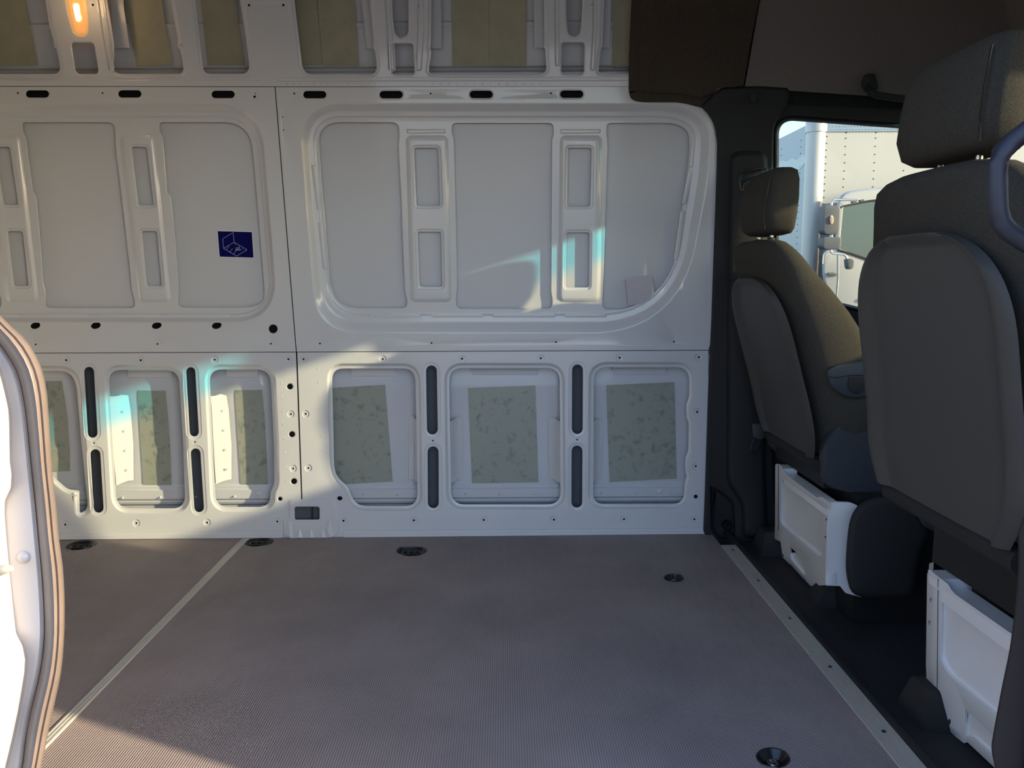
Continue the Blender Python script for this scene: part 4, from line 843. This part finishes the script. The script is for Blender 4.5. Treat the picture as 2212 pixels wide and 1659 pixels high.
# ================================================================== NEAR PILLAR FOOT AND HANDLE
S = lambda u, v, d: on(u, v, 1, .875+d)
nf = rp([(2420, 1090, 5), (2215, 1108, 10), (2199, 1145, 12), (2200, 1215, 12), (2196, 1285, 30), (2181, 1403, 20), (2163, 1488, 20), (2147, 1575, 20), (2140, 1616, 16), (2150, 1662, 16), (2175, 1760, 10), (2420, 1760, 10)], 5)
tag(slab(nf, 0, .06, S, bevel=5).build('trim_7', M['pillar'], None, smooth=60), kind='structure')
hp = [(2330, 268, .90), (2262, 258, .915), (2222, 279, .925), (2185, 307, .93), (2163, 330, .93), (2155, 355, .93), (2153, 400, .93), (2155, 450, .93), (2162, 480, .93), (2180, 500, .93), (2212, 522, .93), (2255, 545, .92), (2330, 545, .90)]
mb = MB(); mb.tube([on(x, y, 1, yy) for x, y, yy in hp], [.0115]*13, 14)
tag(mb.build('grab_handle', M['handle'], None, smooth=60), 'dark bent grab handle in front of the passenger seat back at the right edge', 'handle')

# ================================================================== OPEN SLIDING DOOR (left edge)
S = lambda u, v, d: on(u, v, 1, .70+d)
EL = [(-560, -700), (-430, -300), (-330, 100), (-240, 360), (-150, 530), (-70, 660), (0, 753), (30, 802), (46, 863), (54, 920), (61, 990), (71, 1085), (79, 1173), (86, 1250), (90, 1319), (91, 1375), (85, 1434), (74, 1487), (61, 1538), (50, 1600), (43, 1659), (20, 1760), (0, 2000), (-10, 2300)]
ER = [(-500, -700), (-370, -300), (-275, 100), (-190, 340), (-110, 490), (-45, 605), (0, 680), (55, 729+4), (85, 783), (100, 838), (107, 925), (113, 1015), (121, 1090), (128, 1167), (136, 1225), (139.5, 1290), (139.5, 1349), (137, 1405), (131, 1459), (119, 1515), (107, 1570), (88, 1665), (68, 1760), (50, 2000), (40, 2300)]
def resamp(P, n=110):
    L = [0]
    for a, b in zip(P, P[1:]): L.append(L[-1]+math.dist(a, b))
    out = []
    for k in range(n+1):
        t = L[-1]*k/n; i = max(j for j in range(len(L)) if L[j] <= t+1e-9); i = min(i, len(P)-2)
        f = (t-L[i])/(L[i+1]-L[i]); 
        p0 = P[max(i-1, 0)]; p1, p2 = P[i], P[i+1]; p3 = P[min(i+2, len(P)-1)]
        out.append(tuple(.5*((2*p1[c])+(-p0[c]+p2[c])*f+(2*p0[c]-5*p1[c]+4*p2[c]-p3[c])*f*f+(-p0[c]+3*p1[c]-3*p2[c]+p3[c])*f**3) for c in (0, 1)))
    return out
el, er = resamp(EL), resamp(ER)
sd = empty('sliding_door', (-.55, .72, -.30), label='open white sliding door with a brown rubber seal at the left edge', cat='door')
mb = MB()
SL_ = [(-660, -700), (-530, -300), (-430, 100), (-330, 380), (-230, 560), (-90, 720), (-8, 780), (8, 840), (19, 890), (20, 1000), (27, 1045), (14, 1066), (3, 1090), (10, 1180), (18, 1270), (25, 1330), (31, 1370), (53, 1405), (54, 1440), (40, 1530), (25, 1600), (8, 1665), (-10, 1760)]
def xat(y):
    for (x0, ya), (x1, yb) in zip(SL_, SL_[1:]):
        if y <= yb: return x0+(x1-x0)*max(0, (y-ya))/(yb-ya)
    return SL_[-1][0]
ids = []
for a, b in zip(el, er):
    row = []
    xs = min(xat(a[1]), a[0]-8)
    for x_, d in ((-860, .02), (-700, .004), (xs-60, .004), (xs-22, .002), (xs-7, .004), (xs-2, .008), (xs+3, .020), (xs+7, .0235), (a[0]-14, .024), (a[0]-5, .0225), (a[0], .024)): row.append(mb.add(S(x_, a[1], d)))
    row.append(mb.add(S(b[0], b[1], .024))); row.append(mb.add(S(b[0], b[1], .024)+Vector((-.07, .06, 0))))
    ids.append(row)
for a, b in zip(ids, ids[1:]):
    for i in range(len(a)-1): mb.face(a[i], a[i+1], b[i+1], b[i])
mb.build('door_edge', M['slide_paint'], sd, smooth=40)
mb = MB(); pr = [(0, .024), (.01, .017), (.03, .0135), (.07, .0125), (.10, .0135), (.14, .0125), (.2, .009), (.3, .003), (.42, -.0015), (.54, -.003), (.62, -.0015), (.67, .0005), (.70, .0012), (.73, .0002), (.77, -.0004), (.82, .001), (.87, .003), (.92, .0045), (.97, .009), (1.0, .016), (1.0, .026)]
ids = [[mb.add(S(a[0]+(b[0]-a[0])*t, a[1]+(b[1]-a[1])*t, d)) for t, d in pr] for a, b in zip(el, er)]
for a, b in zip(ids, ids[1:]):
    for i in range(len(pr)-1): mb.face(a[i], a[i+1], b[i+1], b[i])
mb.build('seal', M['rubber'], sd, smooth=70)
mb = MB(); mb.tube([S(-30, 1236, .016), S(-6, 1234, .000), S(10, 1230, -.004), S(21, 1229, -.006), S(26, 1229, -.007)], [.009, .0055, .0042, .0038, .002], 12); mb.build('guide_pin', M['pin'], sd)
mb = MB(); disc(mb, S(48, 1205, .0225), .006, ((1.1, -.001), (.9, .0008), (.5, .0022), (.15, .003))); mb.build('dimple', M['slide_paint'], sd, smooth=60)

# ================================================================== OUTSIDE
mb = MB(); g = [mb.add(p) for p in ((-60, -60, -.66), (60, -60, -.66), (60, 60, -.66), (-60, 60, -.66))]; mb.face(*g)
tag(mb.build('ground', M['asphalt'], None, smooth=0), kind='structure')
YF = 9.0
tr = empty('box_truck', (4.8, 12, -.66), label='white box truck parked beyond the driver side window', cat='truck')
xl = on(1741, 500, 1, YF).x; zt = on(1766, 262, 1, YF).z; zm = on(1766, 443, 1, YF).z
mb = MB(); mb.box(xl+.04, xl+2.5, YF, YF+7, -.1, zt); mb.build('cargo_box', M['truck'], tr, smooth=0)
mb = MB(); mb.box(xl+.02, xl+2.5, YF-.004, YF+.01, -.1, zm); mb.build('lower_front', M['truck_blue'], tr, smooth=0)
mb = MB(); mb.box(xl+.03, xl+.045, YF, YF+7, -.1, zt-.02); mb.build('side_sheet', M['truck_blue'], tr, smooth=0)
def SX(c): return lambda u, v, d: on(u, v, 0, c) + Vector((d, 0, 0))
sd_x = xl+.026
cl = [(1660, 352), (1676, 348), (1690, 346), (1698, 349), (1703, 347), (1712, 341), (1720, 346), (1724, 343), (1732, 336), (1739, 334), (1739, 352), (1728, 365), (1719, 368), (1706, 362), (1694, 366), (1684, 372), (1660, 378)]
slab([p for p in cl], 0, .004, SX(sd_x)).build('cloud_graphic', M['truck_cream'], tr, smooth=0)
r_ = .105
mb = MB(); cx, cy = xl+.075, YF+.03
mb.ringloft([[(cx+r_*math.cos(a*math.pi/12), cy+r_*math.sin(a*math.pi/12), z) for a in range(24)] for z in (-.1, zt-.12)]); mb.build('corner_post', M['post'], tr, smooth=60)
mb = MB(); mb.ringloft([[(cx+(r_+.012)*math.cos(a*math.pi/12), cy+(r_+.012)*math.sin(a*math.pi/12), z) for a in range(24)] for z in (zt-.12, zt+.02)]); mb.build('corner_cap', M['post'], tr, smooth=60)
# raised tread plate on top, real little bumps
mb = MB(); x0 = xl+.17; x1 = xl+2.5; z0 = on(1766, 285, 1, YF).z
mb.box(x0, x1, YF-.012, YF+.02, z0, zt+.06); mb.build('tread_plate', M['tread'], tr, smooth=0)
mb = MB()
for i in range(62):
    for j in range(4):
        x = x0+.02+i*.036+(j % 2)*.018; z = z0+.02+j*.035
        if x > x1-.02: continue
        s = 1 if (i+j) % 2 else -1
        b = [mb.add(p) for p in ((x-.011, YF-.012, z-.004*s), (x, YF-.012, z+.005), (x+.011, YF-.012, z+.004*s), (x, YF-.012, z-.005))]; t_ = mb.add((x, YF-.017, z))
        for k in range(4): mb.face(b[k], b[(k+1) % 4], t_)
tag(mb.build('tread', M['tread'], tr, smooth=0), kind='stuff')
mb = MB()
def rivet(x, y, z, ax):
    r = .008; n = 6
    for ring in [0]:
        if ax == 1: mb.ringloft([[(x+r*s*math.cos(k*math.pi/3), y-h, z+r*s*math.sin(k*math.pi/3)) for k in range(n)] for s, h in ((1, 0), (.5, .006))], False, True)
        else: mb.ringloft([[(x-h, y+r*s*math.cos(k*math.pi/3), z+r*s*math.sin(k*math.pi/3)) for k in range(n)] for s, h in ((1, 0), (.5, .006))], False, True)
for px in (1822, 1886, 1950, 2014):
    x = on(px, 400, 1, YF).x
    for k in range(22): rivet(x, YF, zm+.02+k*.09*1.0 if zm+.02+k*.09 < z0 else z0-.01, 1)
for k in range(40): rivet(xl+.19, YF, z0-.05-k*.075, 1)
for yy in (YF+.35, YF+1.0, YF+1.65):
    for k in range(34): rivet(xl+.03, yy, zt-.15-k*.075, 0)
tag(mb.build('rivet', M['dsteel'], tr, smooth=0), kind='stuff')
for y_ in (YF+.16,):
    mb = MB(); mb.box(xl+.022, xl+.034, y_, y_+.02, -.1, zt-.02); mb.build('side_rail', M['alu'], tr, smooth=0)
# cab
YC = 7.4; S = lambda u, v, d: on(u, v, 1, YC+d)
cabo = rp([(1807, 470, 4), (1808, 440, 10), (1815, 422, 10), (1830, 413.5, 10), (1876, 407, 10), (2100, 392, 10), (2100, 745, 10), (1828, 690, 20), (1790, 640, 20), (1777, 600, 10), (1776, 552, 6), (1782, 541, 6), (1804, 538, 6)], 5)
cwin = rp([(1822, 448, 3), (1876, 436.5, 3), (1965, 428, 8), (1962, 600, 8), (1872, 557, 4), (1814, 537, 3)], 4)
mb = MB(); prev = [mb.add(S(*p, 1.4)) for p in cabo]; n = len(cabo)
for k, dd in ((0, .06), (1.5, .02), (4, .003), (6, 0)):
    cur = [mb.add(S(*p, dd)) for p in offs(cabo, -k)]
    for i in range(n): mb.face(prev[i], prev[(i+1) % n], cur[(i+1) % n], cur[i])
    prev = cur
cdt(mb, prev, offs(cabo, -6), [feat(cwin, [(2.5, 0), (1.2, 0), (.3, .015), (0, .02)], inner=(.02, []))], 0, S)
cab = mb.build('cab', M['truck'], tr, smooth=50)
slab(cwin, .012, .016, S).build('cab_window', M['darkglass'], cab, smooth=0)
mb = MB(); mb.tube([S(x, y, -.002) for x, y in ((1816, 449), (1821, 445.5), (1876, 434), (1965, 425.5))], .008, 6); mb.build('window_rubber', M['black_rubber'], cab); mb = MB(); mb.tube([S(x, y, -.004) for x, y in ((1810, 540), (1840, 549), (1872, 560), (1900, 573))], .011, 6); mb.build('window_rubber', M['black_rubber'], cab)
slab(rp([(1789, 589, 1), (1800, 588.5, 1), (1808, 591, 1), (1807, 596, 1), (1797, 595.5, 1), (1789, 594, 1)], 2), -.03, .0, S, bevel=.8).build('door_handle', M['mirror_grey'], cab)
mb = MB(); mb.tube([S(x, y, -.002) for x, y in ((1777, 570), (1778, 552), (1785, 544), (1803, 542))], .006, 5); mb.tube([S(x, y, -.002) for x, y in ((1811, 545), (1811, 600), (1808, 640))], .004, 5); mb.build('door_gap', M['truck_blue'], cab)
S2 = SY(YC-.35)
mi = slab(rp([(1780, 446, 4), (1785, 443, 3), (1812, 444, 4), (1815.5, 450, 4), (1813, 500, 6), (1808, 507, 5), (1784, 506, 4), (1779, 500, 4)], 4), 0, .12, S2, bevel=2.5).build('side_mirror', M['mirror_grey'], tr)
slab(oval(1795.8, 474.5, 3.6, 9, 0), -.012, .002, S2, bevel=.8).build('marker_rim', M['white'], mi)
slab(oval(1795.6, 474.5, 2.6, 7, 0), -.02, -.01, S2, bevel=.6).build('marker_lens', M['amber'], mi)
slab(rp([(1778, 514, 3), (1784, 511.5, 3), (1815, 512, 3), (1818, 516, 3), (1816, 536, 4), (1811, 538.5, 3), (1783, 538, 4), (1777.5, 533, 3)], 4), 0, .12, S2, bevel=2.5).build('lower_mirror', M['mirror_grey'], tr)
slab(rp([(1831, 560, 2), (1838, 558, 3), (1845.5, 562, 3), (1844, 577, 3), (1838, 583, 4), (1833, 579, 3)], 4), 0, .08, S2, bevel=1.5).build('spot_mirror', M['mirror_grey'], tr)
mb = MB(); mb.tube([S2(x, y, .06) for x, y in ((1802.5, 446), (1802.5, 437), (1806, 431), (1814, 429.5), (1838, 430), (1858, 431))], .011, 8); mb.build('mirror_arm', M['steel'], tr); mb = MB(); mb.tube([S2(x, y, .06) for x, y in ((1802, 504), (1802, 515))], .014, 8); mb.build('mirror_arm', M['steel'], tr); mb = MB(); mb.tube([S2(x, y, .06) for x, y in ((1801, 536), (1801, 543), (1805, 547), (1829, 549), (1834, 553), (1837, 561))], .011, 8); mb.build('mirror_arm', M['steel'], tr)
for x, y in ((1845, 436), (1862, 433)): slab(rp([(x-5, y-1, 1), (x+4, y-3, 1), (x+6, y+1, 1), (x-3, y+3, 1)], 2), 0, .03, S2, bevel=.5).build('mirror_clamp', M['mirror_grey'], tr)
slab(oval(1866.7, 646.5, 5, 4, 0), -.03, .01, S, bevel=1).build('fender_lamp', M['amber'], tr)
# wheels carry the truck on the ground
for wx, wy in ((xl+.3, YC+.9), (xl+2.2, YC+.9), (xl+.3, YF+5), (xl+2.2, YF+5)):
    mb = MB(); mb.ringloft([[(wx+s, wy+r*math.cos(a*math.pi/14), -.66+.5+r*math.sin(a*math.pi/14)) for a in range(28)] for s, r in ((-.14, .38), (-.12, .48), (-.08, .5), (.08, .5), (.12, .48), (.14, .38))]); mb.build('wheel', M['black_rubber'], tr)
mb = MB(); mb.box(xl+.3, xl+2.2, YC+.3, YF+6.5, -.35, -.08); mb.build('chassis', M['black_rubber'], tr, smooth=0)
